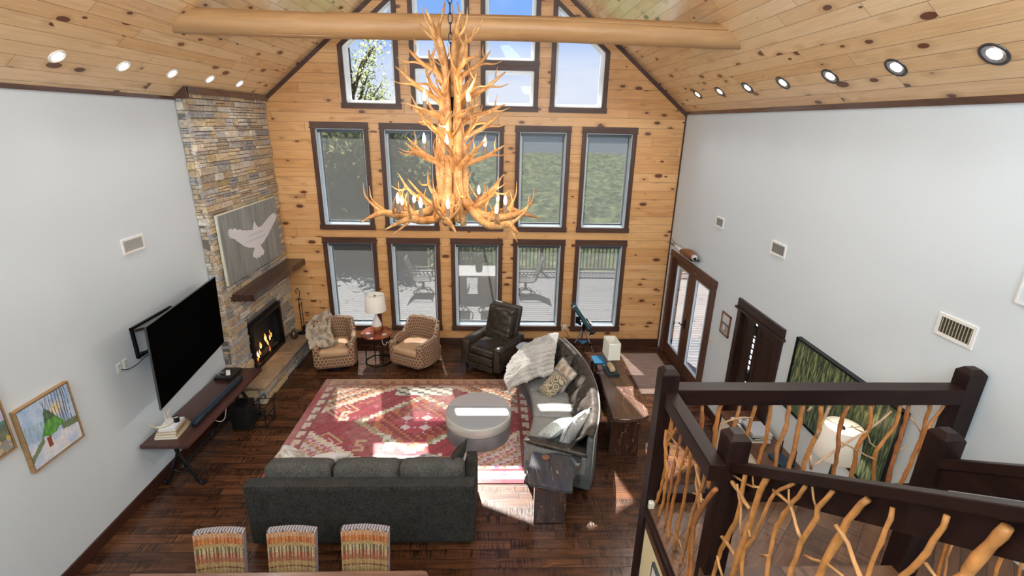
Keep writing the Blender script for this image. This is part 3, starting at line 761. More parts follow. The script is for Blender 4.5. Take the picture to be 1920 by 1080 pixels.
g = G('flame'); ux, uz, _ = g.sep(g.obj()); e = g.n('Emission'); P = g.obj(); c = g.ramp(g.noise(P, 9, 2), [(.35, (1., .16, .02)), (.5, (1., .48, .10)), (.65, (1., .85, .55))]); g.set(e.inputs[0], c); e.inputs[1].default_value = 1.6; g.surf(e.outputs[0]); m_flame = g.m
m_logs = simple('charred_logs', (.03, .02, .015), .9, bumpscale=20)
rr = random.Random(4)
mb = MB()
for (y, l, a) in ((8.05, .5, .2), (8.5, .55, -.25), (8.28, .6, .05)):
    mb.tube([(-4.33-a*.2, y-l/2, .44), (-4.31+a*.2, y+l/2, .47)], .045, 8)
W(mb.build('firebox_logs', m_logs, fp))
for (y, z, h, r) in ((y_, z_, h_*.75, r_) for y_, z_, h_, r_ in ((8.02, .50, .15, .032), (8.10, .52, .12, .022), (8.13, .63, .13, .032), (8.36, .66, .20, .035), (8.42, .56, .16, .025), (8.50, .62, .12, .022), (8.57, .66, .17, .022), (8.44, .44, .08, .03), (7.97, .45, .1, .02))):
    pts = [(-4.27, y, z-.02), (-4.272, y+.02*rr.uniform(-1, 1), z+h*.3), (-4.275, y+.03*rr.uniform(-1, 1), z+h*.65), (-4.28, y+.03*rr.uniform(-1, 1), z+h)]
    W(MB().tube(pts, [r*.35, r*.7, r*.4, .002], 8, smooth=4).build('flame', m_flame, fp, smooth=True))
l = bpy.data.lights.new('fire_light', 'POINT'); l.energy = .8; l.color = (1, .45, .15); l.shadow_soft_size = .08
lo = bpy.data.objects.new('fire_light', l); COL.objects.link(lo); lo.parent = fp; lo.location = Vector((-4.2, 8.3, .6))-Vector(fp.location)
# mantel
mt = MB()
def mfn(P, q): 
    if P[0] > .05: P[0] += .02*mnoise.noise((P[1]*3, P[2]*4, 0))+.012*mnoise.noise((P[1]*9, P[2]*9, 3))
    return P
m_mantel = wood('mantel_wood', (.022, .010, .007), (.085, .038, .024), 1, rough=.33, coat=.3)
mt.rbox((-4.06, 8.54, 1.845), (.185, 1.12, .06), .012, 14, fn=mfn)
tag(mt.build('mantel_shelf', m_mantel, smooth=False, weld=True), 'thick dark live-edge wooden mantel shelf on the stone chimney', 'mantel')

# canvas with white bird
def panelmesh(y0, y1, z0, z1, x, t, name): pass
cz0, cz1, cy0, cy1 = 2.09, 3.185, 7.31, 9.28
cv = thing('bird_canvas', 'grey weathered canvas with a white bird silhouette hanging above the mantel', 'wall art', (SX+.03, (cy0+cy1)/2, (cz0+cz1)/2))
hy, hz = (cy1-cy0)/2, (cz1-cz0)/2
g = G('weathered_grey_panel'); gy = g.sep(g.obj())
n1 = g.noise(g.vmath('MULTIPLY', g.obj(), (1., 9., .8)), 1.5, 4, .6); n2 = g.noise(g.vmath('MULTIPLY', g.obj(), (1., 2.5, .6)), 1., 2)
g.bsdf(g.ramp(g.math('ADD', g.math('MULTIPLY', n1, .6), g.math('MULTIPLY', n2, .4)), [(.33, (.17, .175, .165)), (.5, (.28, .29, .275)), (.66, (.36, .40, .41))]), .6); m_canvas = g.m
MB().box((0, -hy, -hz), (.045, hy, hz)).build('panel', m_canvas, cv, bevel=.003)
m_edge = simple('canvas_edge_cream', (.62, .60, .48), .7)
MB().box((-.003, -hy-.006, -hz-.006), (.035, hy+.006, hz+.006)).build('canvas_edge', m_edge, cv)
BP = [(275,365),(300,385),(325,365),(350,385),(380,378),(400,390),(505,385),(520,300),(545,335),(565,360),(600,340),(640,290),(680,240),(722,205),(716,225),(742,212),(735,235),(750,235),(742,262),(735,285),(722,310),(710,330),(700,355),(685,385),(668,420),(650,450),(632,480),(620,500),(600,525),(585,530),(598,560),(625,595),(612,640),(590,640),(578,665),(560,655),(548,678),(535,665),(510,655),(512,620),(525,575),(528,560),(500,565),(460,562),(425,550),(400,535),(370,512),(335,492),(345,485),(300,470),(262,460),(285,447),(252,440),(270,425),(248,405),(268,405),(252,382),(275,385)]
xx = SX+.03+.0455
poly = [at(380+a/5.4, 360+b/5.4, 0, xx) for a, b in BP]
mb = MB(); mb.prism([(p.y-cv.location.y, p.z-cv.location.z) for p in poly], .0452, .0475, 0)
mb.build('bird_silhouette', simple('white_paint', (.78, .77, .80), .7), cv)
mb = MB()
for (a, b) in (((468, 450), (612, 395)), ((452, 515), (635, 435))):
    A = at(380+a[0]/5.4, 360+a[1]/5.4, 0, xx); B = at(380+b[0]/5.4, 360+b[1]/5.4, 0, xx); r_ = random.Random(int(a[0])); t_ = 0
    while t_ < .97:
        w_ = r_.uniform(.03, .09); p = A.lerp(B, t_); q = A.lerp(B, min(1, t_+w_))
        y_, z_, y2, z2 = p.y-cv.location.y, p.z-cv.location.z, q.y-cv.location.y, q.z-cv.location.z
        mb.hexa([(.0475, y_, z_), (.0475, y2, z2), (.048, y2, z2), (.048, y_, z_), (.0475, y_, z_+.018), (.0475, y2, z2+.018), (.048, y2, z2+.018), (.048, y_, z_+.018)]); t_ += w_+.03
mb.build('faded_lettering', simple('pale_lettering', (.52, .52, .56), .7), cv)

# fireplace tools
t = thing('fireplace_tool_set', 'black wrought-iron fireplace tools leaning in the corner on the hearth', 'fireplace tools', (-4.02, 9.40, HZ))
MB().lathe([(.01, 0), (.10, .005), (.10, .015), (.02, .03), (.009, .05), (.009, .62), (.02, .63), (.004, .66)], 16).build('stand', m_black, t, smooth=True)
MB().tube([(.0, 0, .62), (.0, .02, .75), (.03, .03, .88), (-.01, .03, .98), (-.04, .02, .93), (-.03, .01, .86)], .007, 6, smooth=4).build('handle', m_black, t, smooth=True)
for dy, nm in ((-.06, 'poker'), (.06, 'shovel')):
    mb = MB().tube([(.02, dy, .06), (.02, dy, .60)], .006, 6)
    if nm == 'shovel': mb.box((.005, dy-.04, .03), (.02, dy+.04, .15))
    else: mb.tube([(.02, dy, .06), (.02, dy-.03, .09)], .005, 6)
    mb.tube([(.02, dy, .60), (.02, dy, .66)], .011, 8); mb.build(nm, m_black, t, smooth=False)
tag(MB().lathe([(.03, 0), (.06, .02), (.075, .08), (.06, .13), (.03, .16), (.028, .18), (.038, .19)], 20).build('vase', simple('brown_glass', (.06, .035, .025), .12), loc=(-4.08, 9.12, HZ), smooth=True), 'small dark brown glass vase standing on the hearth by the tools', 'vase')

# ================================================================== LEFT WALL
# television on a swing arm
TVM = Matrix.Translation((-4.0, 5.95, 1.855)) @ Matrix.Rotation(.131, 4, 'Z') @ Matrix.Rotation(.044, 4, 'Y')
tv = thing('television', 'large black flat-screen television swung out from the left wall', 'television'); tv.matrix_world = TVM
w2, h2 = 1.866/2, 1.866*9/32
MB().box((-.022, -w2, -h2), (0, w2, h2)).build('housing', m_black, tv, bevel=.004)
m_screen = simple('screen_glass', (.003, .003, .003), .3, spec=0.)
MB().box((0, -w2+.008, -h2+.012), (.002, w2-.008, h2-.008)).build('screen', m_screen, tv)
m_bez = simple('silver_bezel', (.12, .125, .13), .3, .8)
mb = MB(); mb.box((-.018, -w2-.003, -h2-.003), (.003, -w2+.004, h2+.003)); mb.box((-.018, -w2-.003, h2-.002), (.003, w2+.003, h2+.004)); mb.build('bezel', m_bez, tv)
mb = MB(); mb.box((-.09, -.5, -.3), (-.022, .5, .15)); mb.build('back_plate', m_black, tv)
mt_ = thing('wall_mount_bracket', 'black metal swing-arm bracket fixed to the left wall behind the television', 'tv mount', (XL, 5.9, 1.97))
mb = MB(); mb.box((0, -.43, -.20), (.035, -.40, .20)); mb.box((0, .30, -.20), (.035, .33, .20)); mb.box((0, -.43, .175), (.03, .33, .20)); mb.box((0, -.43, -.20), (.03, .33, -.175)); mb.build('wall_plate', m_black, mt_)
MB().tube([(.03, -.38, .15), (.16, -.2, .15), (.27, .0, .1)], .015, 6).tube([(.03, -.38, -.15), (.16, -.2, -.15), (.27, .0, -.1)], .015, 6).build('swing_arm', m_black, mt_)
# outlets + cord
def outlet(label, loc, rot, ax, parent=None, dark=False):
    t = thing('wall_outlet', label, 'outlet', loc, rot)
    MB().box((-.036, -.006, -.058), (.036, 0, .058)).build('cover_plate', m_white, t, bevel=.003)
    mb = MB(); mb.box((-.017, -.009, .008), (.017, -.005, .040)); mb.box((-.017, -.009, -.040), (.017, -.005, -.008)); mb.build('socket', simple('socket_face', (.6, .6, .58), .5), t)
    return t
outlet('white wall outlet plate with the black cord plugged in, left of the television', (XL, 5.19, 1.79), pi/2, 0)
outlet('white wall outlet plate beside the corded one, nearer the television', (XL, 5.29, 1.80), pi/2, 0)
tag(MB().tube([(XL+.02, 5.19, 1.77), (XL+.05, 5.26, 1.74), (XL+.08, 5.36, 1.75), (XL+.12, 5.5, 1.80), (-4.14, 5.6, 1.84)], .005, 6, smooth=4).build('power_cord', m_black, smooth=True), 'black power cord running from the wall outlet to the television', 'cord')
outlet('white outlet plate low on the gable wall between the fourth and fifth windows', (1.50, D, .43), 0, 1)
tag(MB().tube([(1.50, D-.015, .41), (1.52, D-.05, .36), (1.60, D-.06, .22), (1.66, D-.05, .05), (1.75, D-.1, .012)], .004, 6, smooth=4).build('thin_cord', m_black, smooth=True), 'thin dark cord dropping from the gable wall outlet', 'cord')
# vents
def vent(label, side, y0, y1, z0, z1, n, tan=False, thick=.012):
    yc, zc_ = (y0+y1)/2, (z0+z1)/2; t = thing('wall_vent', label, 'vent', (XL if side < 0 else XR, yc, zc_), 0 if side < 0 else pi)
    a, b = abs(y1-y0)/2, (z1-z0)/2; f = .028
    mb = MB(); mb.box((0, -a, -b), (thick, -a+f, b)); mb.box((0, a-f, -b), (thick, a, b)); mb.box((0, -a+f, b-f), (thick, a-f, b)); mb.box((0, -a+f, -b), (thick, a-f, -b+f)); mb.build('vent_frame', m_white, t, bevel=.002)
    MB().box((.0005, -a+f, -b+f), (.002, a-f, b-f)).build('duct_opening', simple('duct_dark', (.06, .05, .035) if tan else (.10, .095, .085), .8), t)
    mb = MB(); wd = 2*(a-f)/n
    for i in range(n):
        y = -a+f+wd*(i+.5); mb.hexa([(.002, y-wd*.12, -b+f), (.002, y+wd*.12, -b+f), (.011, y+wd*.32, -b+f), (.011, y+wd*.08, -b+f), (.002, y-wd*.12, b-f), (.002, y+wd*.12, b-f), (.011, y+wd*.32, b-f), (.011, y+wd*.08, b-f)])
    mb.build('louvres', simple('louvre_tan', (.50, .45, .33), .5) if tan else simple('louvre_grey', (.40, .39, .36), .5), t)
    return t
vent('white louvred air vent on the left wall above the television', -1, 5.67, 6.04, 3.02, 3.205, 14)
vent('white louvred air vent on the right wall, small far one near the gable', 1, 7.43, 7.71, 3.06, 3.23, 12)
vent('white louvred air vent on the right wall, middle one above the dark door', 1, 5.70, 6.035, 3.05, 3.225, 12)
vent('white air vent with tan louvres on the right wall, largest and nearest', 1, 3.19, 3.52, 3.04, 3.225, 10, True)
t = thing('wall_access_panel', 'white flush panel edge on the right wall at the frame edge', 'wall panel', (XR, 2.83, 3.62))
MB().box((-.012, -.18, -.12), (0, .18, .12)).build('panel', m_wall, t, bevel=.004); mb = MB(); mb.box((-.016, -.19, -.13), (-.002, -.175, .13)); mb.box((-.016, .175, -.13), (-.002, .19, .13)); mb.box((-.016, -.175, -.13), (-.002, .175, -.115)); mb.box((-.016, -.175, .115), (-.002, .175, .13)); mb.build('panel_frame', m_white, t)

# raster helper for paintings / textiles
def raster(name, nx, ny, fn, place, mat, parent):
    """coloured grid; fn(u,v)->rgb  (u right, v up)"""
    return MB().grid(nx, ny, place, fn).build(name, mat, parent)
m_paint = attrmat('oil_paint', .55, 60, .15, .25)
def lerp3(a, b, t): t = max(0, min(1, t)); return tuple(a[i]*(1-t)+b[i]*t for i in range(3))
def nz(x, y, s=0): return mnoise.noise((x, y, s))
TENT = [(.46, .83), (.415, .76), (.39, .60), (.27, .42), (.36, .40), (.43, .33), (.50, .37), (.56, .36), (.62, .42), (.67, .41), (.75, .45), (.62, .62), (.53, .76)]
def inpoly(x, y, P):
    r = False; j = len(P)-1
    for i in range(len(P)):
        if (P[i][1] > y) != (P[j][1] > y) and x < (P[j][0]-P[i][0])*(y-P[i][1])/(P[j][1]-P[i][1])+P[i][0]: r = not r
        j = i
    return r
def tent_scene(u, v):
    sky = lerp3((.55, .68, .84), (.36, .52, .78), .5+1.2*nz(u*6, v*5)); glow = max(0, 1-((u-.66)/.16)**2-((v-.72)/.14)**2)
    c = lerp3(sky, (.90, .72, .36), glow)
    hor = .42-.12*u+.03*nz(u*9, 1)
    if v < hor+.28 and v > hor-.02 and u < .45: c = lerp3(c, (.30, .42, .46), .45+.9*nz(u*38, v*3))
    if v <= hor: c = lerp3((.74, .76, .84), (.52, .62, .82), .45+1.3*nz(u*5+2, v*7)); c = lerp3(c, (.86, .80, .74), .5+1.5*nz(u*4, v*4, 7)-.3)
    for tx, w_ in ((.60, .006), (.66, .008), (.72, .009), (.77, .011), (.83, .012), (.87, .008), (.92, .007), (.55, .005)):
        x = tx+.012*sin(v*7+tx*9)
        if abs(u-x) < w_ and v > hor+.02: c = (.16, .15, .18)
    if v < hor+.10 and v > hor-.02 and u > .68: c = lerp3((.12, .20, .10), (.24, .26, .14), .5+nz(u*30, v*30))
    if abs(v-(.16+.7*u)) < .05+.02*nz(u*20, 0) and u < .30: c = (.20, .26, .14)
    # tent
    if inpoly(u, v, TENT):
        c = lerp3((.09, .30, .06), (.07, .09, .08), (v-.56)/.16); c = lerp3(c, (.20, .48, .12), .3+1.2*nz(u*18, v*12))
        if v > .62: c = lerp3(c, (.08, .09, .09), .6)
    ax, ay = .465, .82
    for dx, sl in ((0, -.25), (.02, .35), (-.01, .1)):
        if ay-.02 < v < ay+.14 and abs(u-(ax+dx+sl*(v-ay))) < .006: c = (.14, .13, .16)
    if .19 < v < .36 and abs(u-.385-.0*(v)) < .042: c = (.28, .07, .04)
    return c
def wallframe(label, y0, y1, z0, z1, fn, depth=.045, nm='framed_painting'):
    yc, zc_ = (y0+y1)/2, (z0+z1)/2; a, b = abs(y1-y0)/2, (z1-z0)/2
    t = thing(nm, label, 'painting', (XL, yc, zc_))
    mo = wood('oak_float_frame', (.30, .17, .07), (.48, .30, .15), 1, rough=.5); f = .012
    mb = MB(); mb.box((0, -a, -b), (depth, -a+f, b)); mb.box((0, a-f, -b), (depth, a, b)); mb.box((0, -a+f, b-f), (depth, a-f, b)); mb.box((0, -a+f, -b), (depth, a-f, -b+f)); mb.build('frame', mo, t)
    MB().box((.0, -a+f, -b+f), (depth-.012, a-f, b-f)).build('shadow_gap', m_black, t)
    raster('picture', 110, 110, fn, lambda u, v: (depth-.006, (-a+f+.009)+(2*a-2*f-.018)*u, (-b+f+.009)+(2*b-2*f-.018)*v), m_paint, t)
    return t
wallframe('framed painting of a green tent on snow among bare trees, left wall', 3.91, 4.495, 1.355, 2.022, tent_scene)
def sunset(u, v):
    c = lerp3((.62, .60, .78), (.50, .42, .66), v+.5*nz(u*4, v*6)); hor = .42
    if v < hor: c = lerp3((.20, .24, .16), (.10, .12, .09), .5+nz(u*9, v*9)); 
    if v < .34 and nz(u*14, v*14, 3) > .25: c = (.65, .45, .08)
    if hor < v < hor+.05: c = (.10, .26, .24)
    if v < .18: c = lerp3(c, (.45, .40, .42), .5)
    return c
wallframe('framed landscape painting in purple and green cut by the left frame edge', 3.22, 3.845, 1.70, 2.36, sunset)

# media console
cs = thing('media_console', 'long dark wood console table on black iron scroll legs under the television', 'console table', (-4.07, 6.13, 0))
m_cst = wood('console_wood', (.030, .010, .008), (.080, .028, .020), 1, rough=.3, coat=.4)
mb = MB(); mb.rbox((0, 0, .725), (.29, 1.0, .027), .010, 6); mb.build('tabletop', m_cst, cs)
m_iron = simple('dark_iron', (.018, .018, .020), .4, .6)
for sy in (-1, 1):
    y = sy*.80; mb = MB()
    mb.tube([(-.16, y, .69), (-.03, y, .68), (.0, y, .5), (.10, y, .27), (.19, y, .06), (.23, y, .015), (.255, y, .03), (.245, y, .055)], [.023]*8, 8, smooth=4)
    mb.tube([(.16, y, .69), (.03, y, .68), (-.0, y, .5), (-.10, y, .27), (-.19, y, .06), (-.23, y, .015), (-.255, y, .03), (-.245, y, .055)], [.023]*8, 8, smooth=4)
    mb.tube([(-.12, y, .24), (0, y, .19), (.12, y, .24)], .012, 8, smooth=4); mb.tube([(-.2, y, .695), (.2, y, .695)], .014, 8)
    mb.build('scroll_leg', m_iron, cs, smooth=True)
MB().tube([(0, -.80, .25), (0, -.1, .27), (0, .80, .25)], .023, 10, smooth=3).tube([(0, -.12, .27), (0, -.04, .27)], .026, 10).tube([(0, -.78, .255), (0, -.70, .255)], .026, 10).build('stretcher', m_iron, cs, smooth=True)
tag(MB().rbox((0, 0, .035), (.045, .62, .035), .028, 6).build('soundbar', simple('blue_black_soundbar', (.012, .025, .045), .3, .2), loc=(-3.93, 6.14, .752), smooth=True), 'long dark soundbar lying along the front of the console table', 'soundbar')
bx = thing('media_box', 'flat black media box at the fireplace end of the console table', 'media box', (-4.18, 6.87, .752), .0)
MB().rbox((0, 0, .03), (.13, .17, .03), .012, 5).build('case', simple('satin_black', (.015, .015, .015), .3), bx)
rc = thing('white_controller', 'white remote and gadget lying on the black media box', 'controller', (-4.15, 6.83, .812), .5)
MB().rbox((0, 0, .015), (.03, .085, .013), .012, 5).build('remote', m_white, rc, smooth=True)
MB().rbox((-.07, .02, .02), (.022, .03, .018), .014, 5).build('dongle', m_bez, rc, smooth=True)
MB().tube([(-.09, .03, .02), (-.12, .06, .03), (-.14, .02, .04), (-.12, -.04, .02)], .003, 5, smooth=3).build('cable', m_white, rc)
# books with antler and candle
def book(label, loc, rz, l, w_, h, cc, group, pages=(.78, .74, .64), cat='book', rough=.4):
    t = thing('book', label, cat, loc, rz, group); mc = simple('cover', cc, rough)
    MB().box((-l/2+.004, -w_/2+.004, .003), (l/2-.004, w_/2-.003, h-.003)).build('pages', simple('pages', pages, .8), t)
    mb = MB(); mb.box((-l/2, -w_/2, 0), (l/2, w_/2, .003)); mb.box((-l/2, -w_/2, h-.003), (l/2, w_/2, h)); mb.box((-l/2, w_/2-.003, 0), (l/2, w_/2, h)); mb.build('cover', mc, t)
    return t
z = .752
for lab, rz, l, w_, h, cc in (('large cream book at the bottom of the stack on the console', -1.48, .34, .27, .030, (.62, .55, .42)), ('tan book second from the bottom of the console stack', -1.50, .32, .25, .028, (.50, .38, .24)),
      ('brown patterned book in the middle of the console stack', -1.44, .30, .24, .030, (.36, .24, .14)), ('white-covered book with dark spine on top of the console stack', -1.40, .27, .20, .034, (.70, .72, .76))):
    book(lab, (-4.13, 5.42, z), rz, l, w_, h, cc, 'books stacked on the console'); z += h+.0005
m_bone = simple('bleached_antler', (.62, .55, .42), .5)
an = MB(); an.tube([(-.08, -.12, .025), (.03, -.08, .03), (.05, .05, .03), (-.05, .09, .05)], [.014, .013, .010, .006], 7, smooth=4)
an.tube([(-.08, -.12, .03), (-.12, -.16, .10), (-.13, -.20, .18)], [.013, .009, .003], 7, smooth=3); an.tube([(.03, -.06, .03), (.0, -.02, .1), (-.03, .02, .16)], [.010, .008, .003], 7, smooth=3); an.tube([(-.05, .09, .05), (-.06, .14, .11), (-.02, .15, .17)], [.009, .007, .003], 7, smooth=3)
tag(an.build('antler_ornament', m_bone, loc=(-4.17, 5.42, z-.012), smooth=True), 'bleached antler with three upright tines lying on the book stack', 'antler')
cd = thing('jar_candle', 'small black jar candle with pale wax on the console book stack', 'candle', (-4.08, 5.46, z))
MB().lathe([(.03, 0), (.032, .002), (.032, .07), (.029, .07), (.029, .055), (.001, .055)], 20).build('jar', m_black, cd, smooth=False)
MB().lathe([(.001, .056), (.0285, .056)], 16, cap=False).build('wax', simple('wax', (.75, .68, .55), .5), cd)
# cable + black speaker cage under console
tag(MB().tube([(-3.80, 5.75, .70), (-3.79, 5.86, .60), (-3.80, 5.98, .58), (-3.83, 6.1, .66)], .004, 6, smooth=4).build('loose_cable', m_white, smooth=True), 'thin pale cable looping below the console edge', 'cord')
sb = thing('subwoofer', 'black box speaker standing on the floor under the far end of the console', 'speaker', (-3.93, 6.66, 0), .05)
MB().rbox((0, 0, .20), (.13, .15, .20), .012, 5).build('cabinet', simple('speaker_black', (.008, .008, .008), .5), sb)
MB().lathe([(.001, .0), (.09, .0), (.10, .006), (.10, .0)], 24, cap=False).at(Matrix.Identity(4)).build('driver', m_black, sb, loc=(0.0, 0, .401))
ck = thing('log_carrier', 'black metal log rack standing between the console and the hearth', 'log rack', (-3.70, 6.75, 0))
mb = MB()
for y in (-.16, .16):
    mb.tube([(-.10, y, .012), (.12, y, .012), (.14, y, .32), (-.10, y, .32), (-.10, y, .012)], .010, 6)
for z_ in (.012, .16, .32): mb.tube([(.13, -.16, z_), (.13, .16, z_)], .008, 6); mb.tube([(-.10, -.16, z_), (-.10, .16, z_)], .008, 6)
mb.build('rack_frame', m_iron, ck)
MB().tube([(.02, -.16, .32), (.02, -.12, .42), (.02, .12, .42), (.02, .16, .32)], .008, 6, smooth=3).build('carry_handle', m_iron, ck)
# ================================================================== RUG
def rugcol(u, v):
    """u along x (0 left..1 right), v along y (0 near camera..1 far); kilim-like steps"""
    W_, H_ = 3.75, 2.78; x, y = (u-.5)*W_, (v-.5)*H_
    red, dred, pink = (.30, .028, .045), (.20, .018, .028), (.40, .10, .12); cream, tan, green, rust, char = (.58, .50, .40), (.46, .30, .16), (.24, .24, .15), (.40, .12, .045), (.10, .09, .085)
    q = .055; X, Y = floor(x/q), floor(y/q); ax, ay = abs(X), abs(Y); hx, hy = W_/2/q, H_/2/q
    wear = .5+.9*nz(x*1.3, y*1.3, 4)+.3*nz(x*9, y*9, 1); rn = .5+.5*nz(X*3.1, Y*2.7, 9)
    ex, ey = hx-ax, hy-ay
    if min(ex, ey) < 1.2: c = red
    elif min(ex, ey) < 4:   # border with stepped teeth
        s = (Y if ex < ey else X) % 4; d = min(ex, ey)
        c = cream if ex < ey or y < 0 else tan
        if s == 0 and d > 2 or s == 1 and d > 3: c = red if s else dred
        if y < -.9 and ey < 5: c = (.42, .10, .22) if (X % 8 in (0, 1) and d > 2) else (.62, .56, .52)
    elif min(ex, ey) < 5: c = dred
    else:
        # corner spandrels: diagonal zigzag bands
        dg = (ax*q/1.70+ay*q/1.18)
        if dg > 1.22:
            t_ = (dg-1.22)*26; zz = abs(((x*.9-y*math.copysign(1.5, x*y)) / .10) % 2-1)
            b_ = int(t_-zz*.8) % 5
            c = [cream, rust, tan, dred, green][b_] if y > -.1 else [cream, (.38, .10, .2), (.55, .42, .32), rust, (.45, .40, .42)][b_]
        elif 1.17 < dg <= 1.22: c = cream
        else:
            # field: medallion
            md = ax*q/1.0+ay*q/.80
            c = red if (X*7+Y*13) % 5 else dred
            if rn > .72: c = pink
            mo_ = .5+.5*nz(floor(X/3)*2.3, floor(Y/2)*1.9, 17)
            kx_, ky_ = X % 8, Y % 7
            if (kx_, ky_) in ((1, 1), (2, 1), (3, 1), (3, 2), (2, 3), (1, 3), (1, 4), (1, 5), (2, 5), (3, 5)) and nz(floor(X/8)*1.7, floor(Y/7)*2.3, 5) > -.12: c = [tan, cream, rust, (.42, .30, .26)][int(abs(X//8)*3+abs(Y//7)*5) % 4]
            if mo_ > .70 and (X % 3 != 0): c = [tan, rust, cream, green][int(mo_*97) % 4] if (X+Y) % 2 else c
            if md < 1.02:
                c = dred if (X+Y) % 3 else rust
                if md > .86: c = (.56, .58, .50) if ((X//2+Y//2) % 2 == 0 and (ay > 5 or y > 0)) else tan if (X+Y) % 2 else green
                elif md > .72: c = rust if (X % 4 < 2) else red
                if md < .46:
                    # star
                    X3, Y3 = x/.16, y/.13; a_, b_ = abs((X3 % 2)-1), abs((Y3 % 2)-1)
                    c = (.60, .50, .52) if a_+b_ < .62 or abs(a_-b_) > .82 else (.36, .04, .07)
            # hooked diamonds left and right
            for sx_, sy_ in ((-1.28, .36), (-1.30, -.50), (1.28, .4), (1.25, -.5)):
                m_ = abs(x-sx_)/.30+abs(y-sy_)/.26
                if .8 < m_ < .98: c = tan
                elif m_ < .30: c = rust
                elif .45 < m_ < .55: c = cream if X % 3 else c
            for sy_ in (.98, -.98):
                if abs(x+.0) < .5 and abs(y-sy_) < .17: c = (.56, .58, .50) if (X//2+Y) % 3 else char
    if y > .95: c = lerp3(c, (.42*max(c)+.12, .30*max(c), .10*max(c)), min(.75, (y-.95)/.3))
    c = lerp3(c, lerp3(c, (.50, .38, .33), .5), max(0, min(1, wear-.35)))
    c = lerp3(c, (.48, .38, .36), .06)
    kf = .80+.5*random.random()
    return tuple(q_*kf for q_ in c)
m_rug = attrmat('woven_rug', .95, 160, .5, .3, sheen=.2)
rx0, rx1, ry0, ry1 = -3.13, .62, 5.30, 8.08
rug = MB().grid(300, 222, lambda u, v: (rx0+(rx1-rx0)*u, ry0+(ry1-ry0)*v, .012), rugcol)
rug.col((.25, .03, .05))
for a, b in (((rx0, ry0), (rx1, ry0+.001)), ((rx0, ry1-.001), (rx1, ry1)), ((rx0, ry0), (rx0+.001, ry1)), ((rx1-.001, ry0), (rx1, ry1))): rug.box((a[0], a[1], 0), (b[0], b[1], .0119))
tag(rug.build('area_rug', m_rug), 'large red and cream geometric kilim rug in the middle of the living room floor', 'rug')
def matcol(u, v):
    s = .8+.35*random.random(); c = lerp3((.25, .15, .11), (.38, .26, .21), .5+.8*nz(u*3, v*60)); 
    if min(u, 1-u) < .03 or min(v, 1-v) < .018: c = (.20, .13, .10)
    return tuple(q*s for q in c)
tag(MB().grid(60, 110, lambda u, v: (2.64+.80*u, 7.56+1.64*v, .008), matcol).build('door_mat', m_rug), 'faded brown runner mat on the floor in front of the glass double doors', 'mat')

# ================================================================== UPHOLSTERY HELPERS
def tweed(name, c0, c1, sc=260, rough=.95, sheen=0.):
    g = G(name); P = g.obj(); n = g.noise(g.vmath('MULTIPLY', P, (1., 1., .35)), sc, 2, .6); n2 = g.noise(P, 9, 3)
    f = g.math('ADD', g.math('MULTIPLY', n, .8), g.math('MULTIPLY', n2, .2))
    g.bsdf(g.ramp(f, [(.35, c0), (.65, c1)]), rough, 0., g.bump(n, .35, .004), .12, sheen=sheen); return g.m
m_tweed = tweed('charcoal_tweed', (.014, .014, .013), (.062, .060, .056), 120)
m_tweed_lit = tweed('lit_tweed_cushion', (.035, .034, .032), (.125, .122, .115), 120)  # lighter copy of the charcoal tweed, light on the cushions put into the colour
m_sectw = tweed('grey_linen', (.15, .152, .148), (.33, .325, .31), 150)
m_sectwd = tweed('grey_blue_linen', (.09, .10, .105), (.20, .215, .22), 150)
def leather(name, c0, c1, rough=.32, wr=1.):
    g = G(name); P = g.obj(); n = g.noise(P, 5, 4, .6, 1.); v = g.voro(P, 160)
    g.bsdf(g.ramp(n, [(.3, c0), (.7, c1)]), g.maprange(n, .3, .7, rough-.03, rough+.08), 0., g.bump(v, .10, .002), .45); return g.m
m_lthr = leather('dark_brown_leather', (.024, .018, .013), (.046, .033, .023), .27, 1.)
m_tuft = leather('taupe_leather', (.036, .029, .024), (.062, .051, .043), .27)
m_tan = leather('tan_leather', (.40, .24, .13), (.52, .34, .20), .42, .5)
def pillow(label, loc, M, w_, h_, t_, mat, group=None, trim=None, name='throw_pillow', fn=None):
    th = thing(name, label, 'pillow', loc, 0, group); n = 14; mb = MB(); mb.T = M
    for sgn in (1, -1):
        def P(u, v, sgn=sgn):
            a, b = 2*u-1, 2*v-1; p = max(0, (1-abs(a)**2.6))**.55*max(0, (1-abs(b)**2.6))**.55
            pin = 1-.07*(1-abs(a*b))*max(abs(a), abs(b))**3
            q = (a*w_/2*pin, b*h_/2*pin, sgn*t_/2*p*(1+.06*mnoise.noise((a*2+loc[0]*9, b*2, sgn))))
            return q
        if sgn > 0: mb.grid(n, n, P, fn)
        else: mb.grid(n, n, lambda u, v: P(1-u, v), fn)
    mb.build('cushion', mat, th, smooth=True, weld=True)
    if trim:
        pts = [(a, b) for a, b in [(-1, -1), (0, -.93), (1, -1), (.93, 0), (1, 1), (0, .93), (-1, 1), (-.93, 0), (-1, -1)]]
        mt2 = MB(); mt2.T = M; mt2.tube([(a*w_/2, b*h_/2, 0) for a, b in pts], .006, 6, smooth=3); mt2.build('piping', trim, th, smooth=True)
    return th
def facing(front, up, tilt=0):
    """matrix whose +Z is the front direction, +Y up"""
    f = Vector(front).normalized(); u = Vector(up); u = (u-f*u.dot(f)).normalized(); r = u.cross(f)
    return Matrix((r, u, f)).transposed().to_4x4()

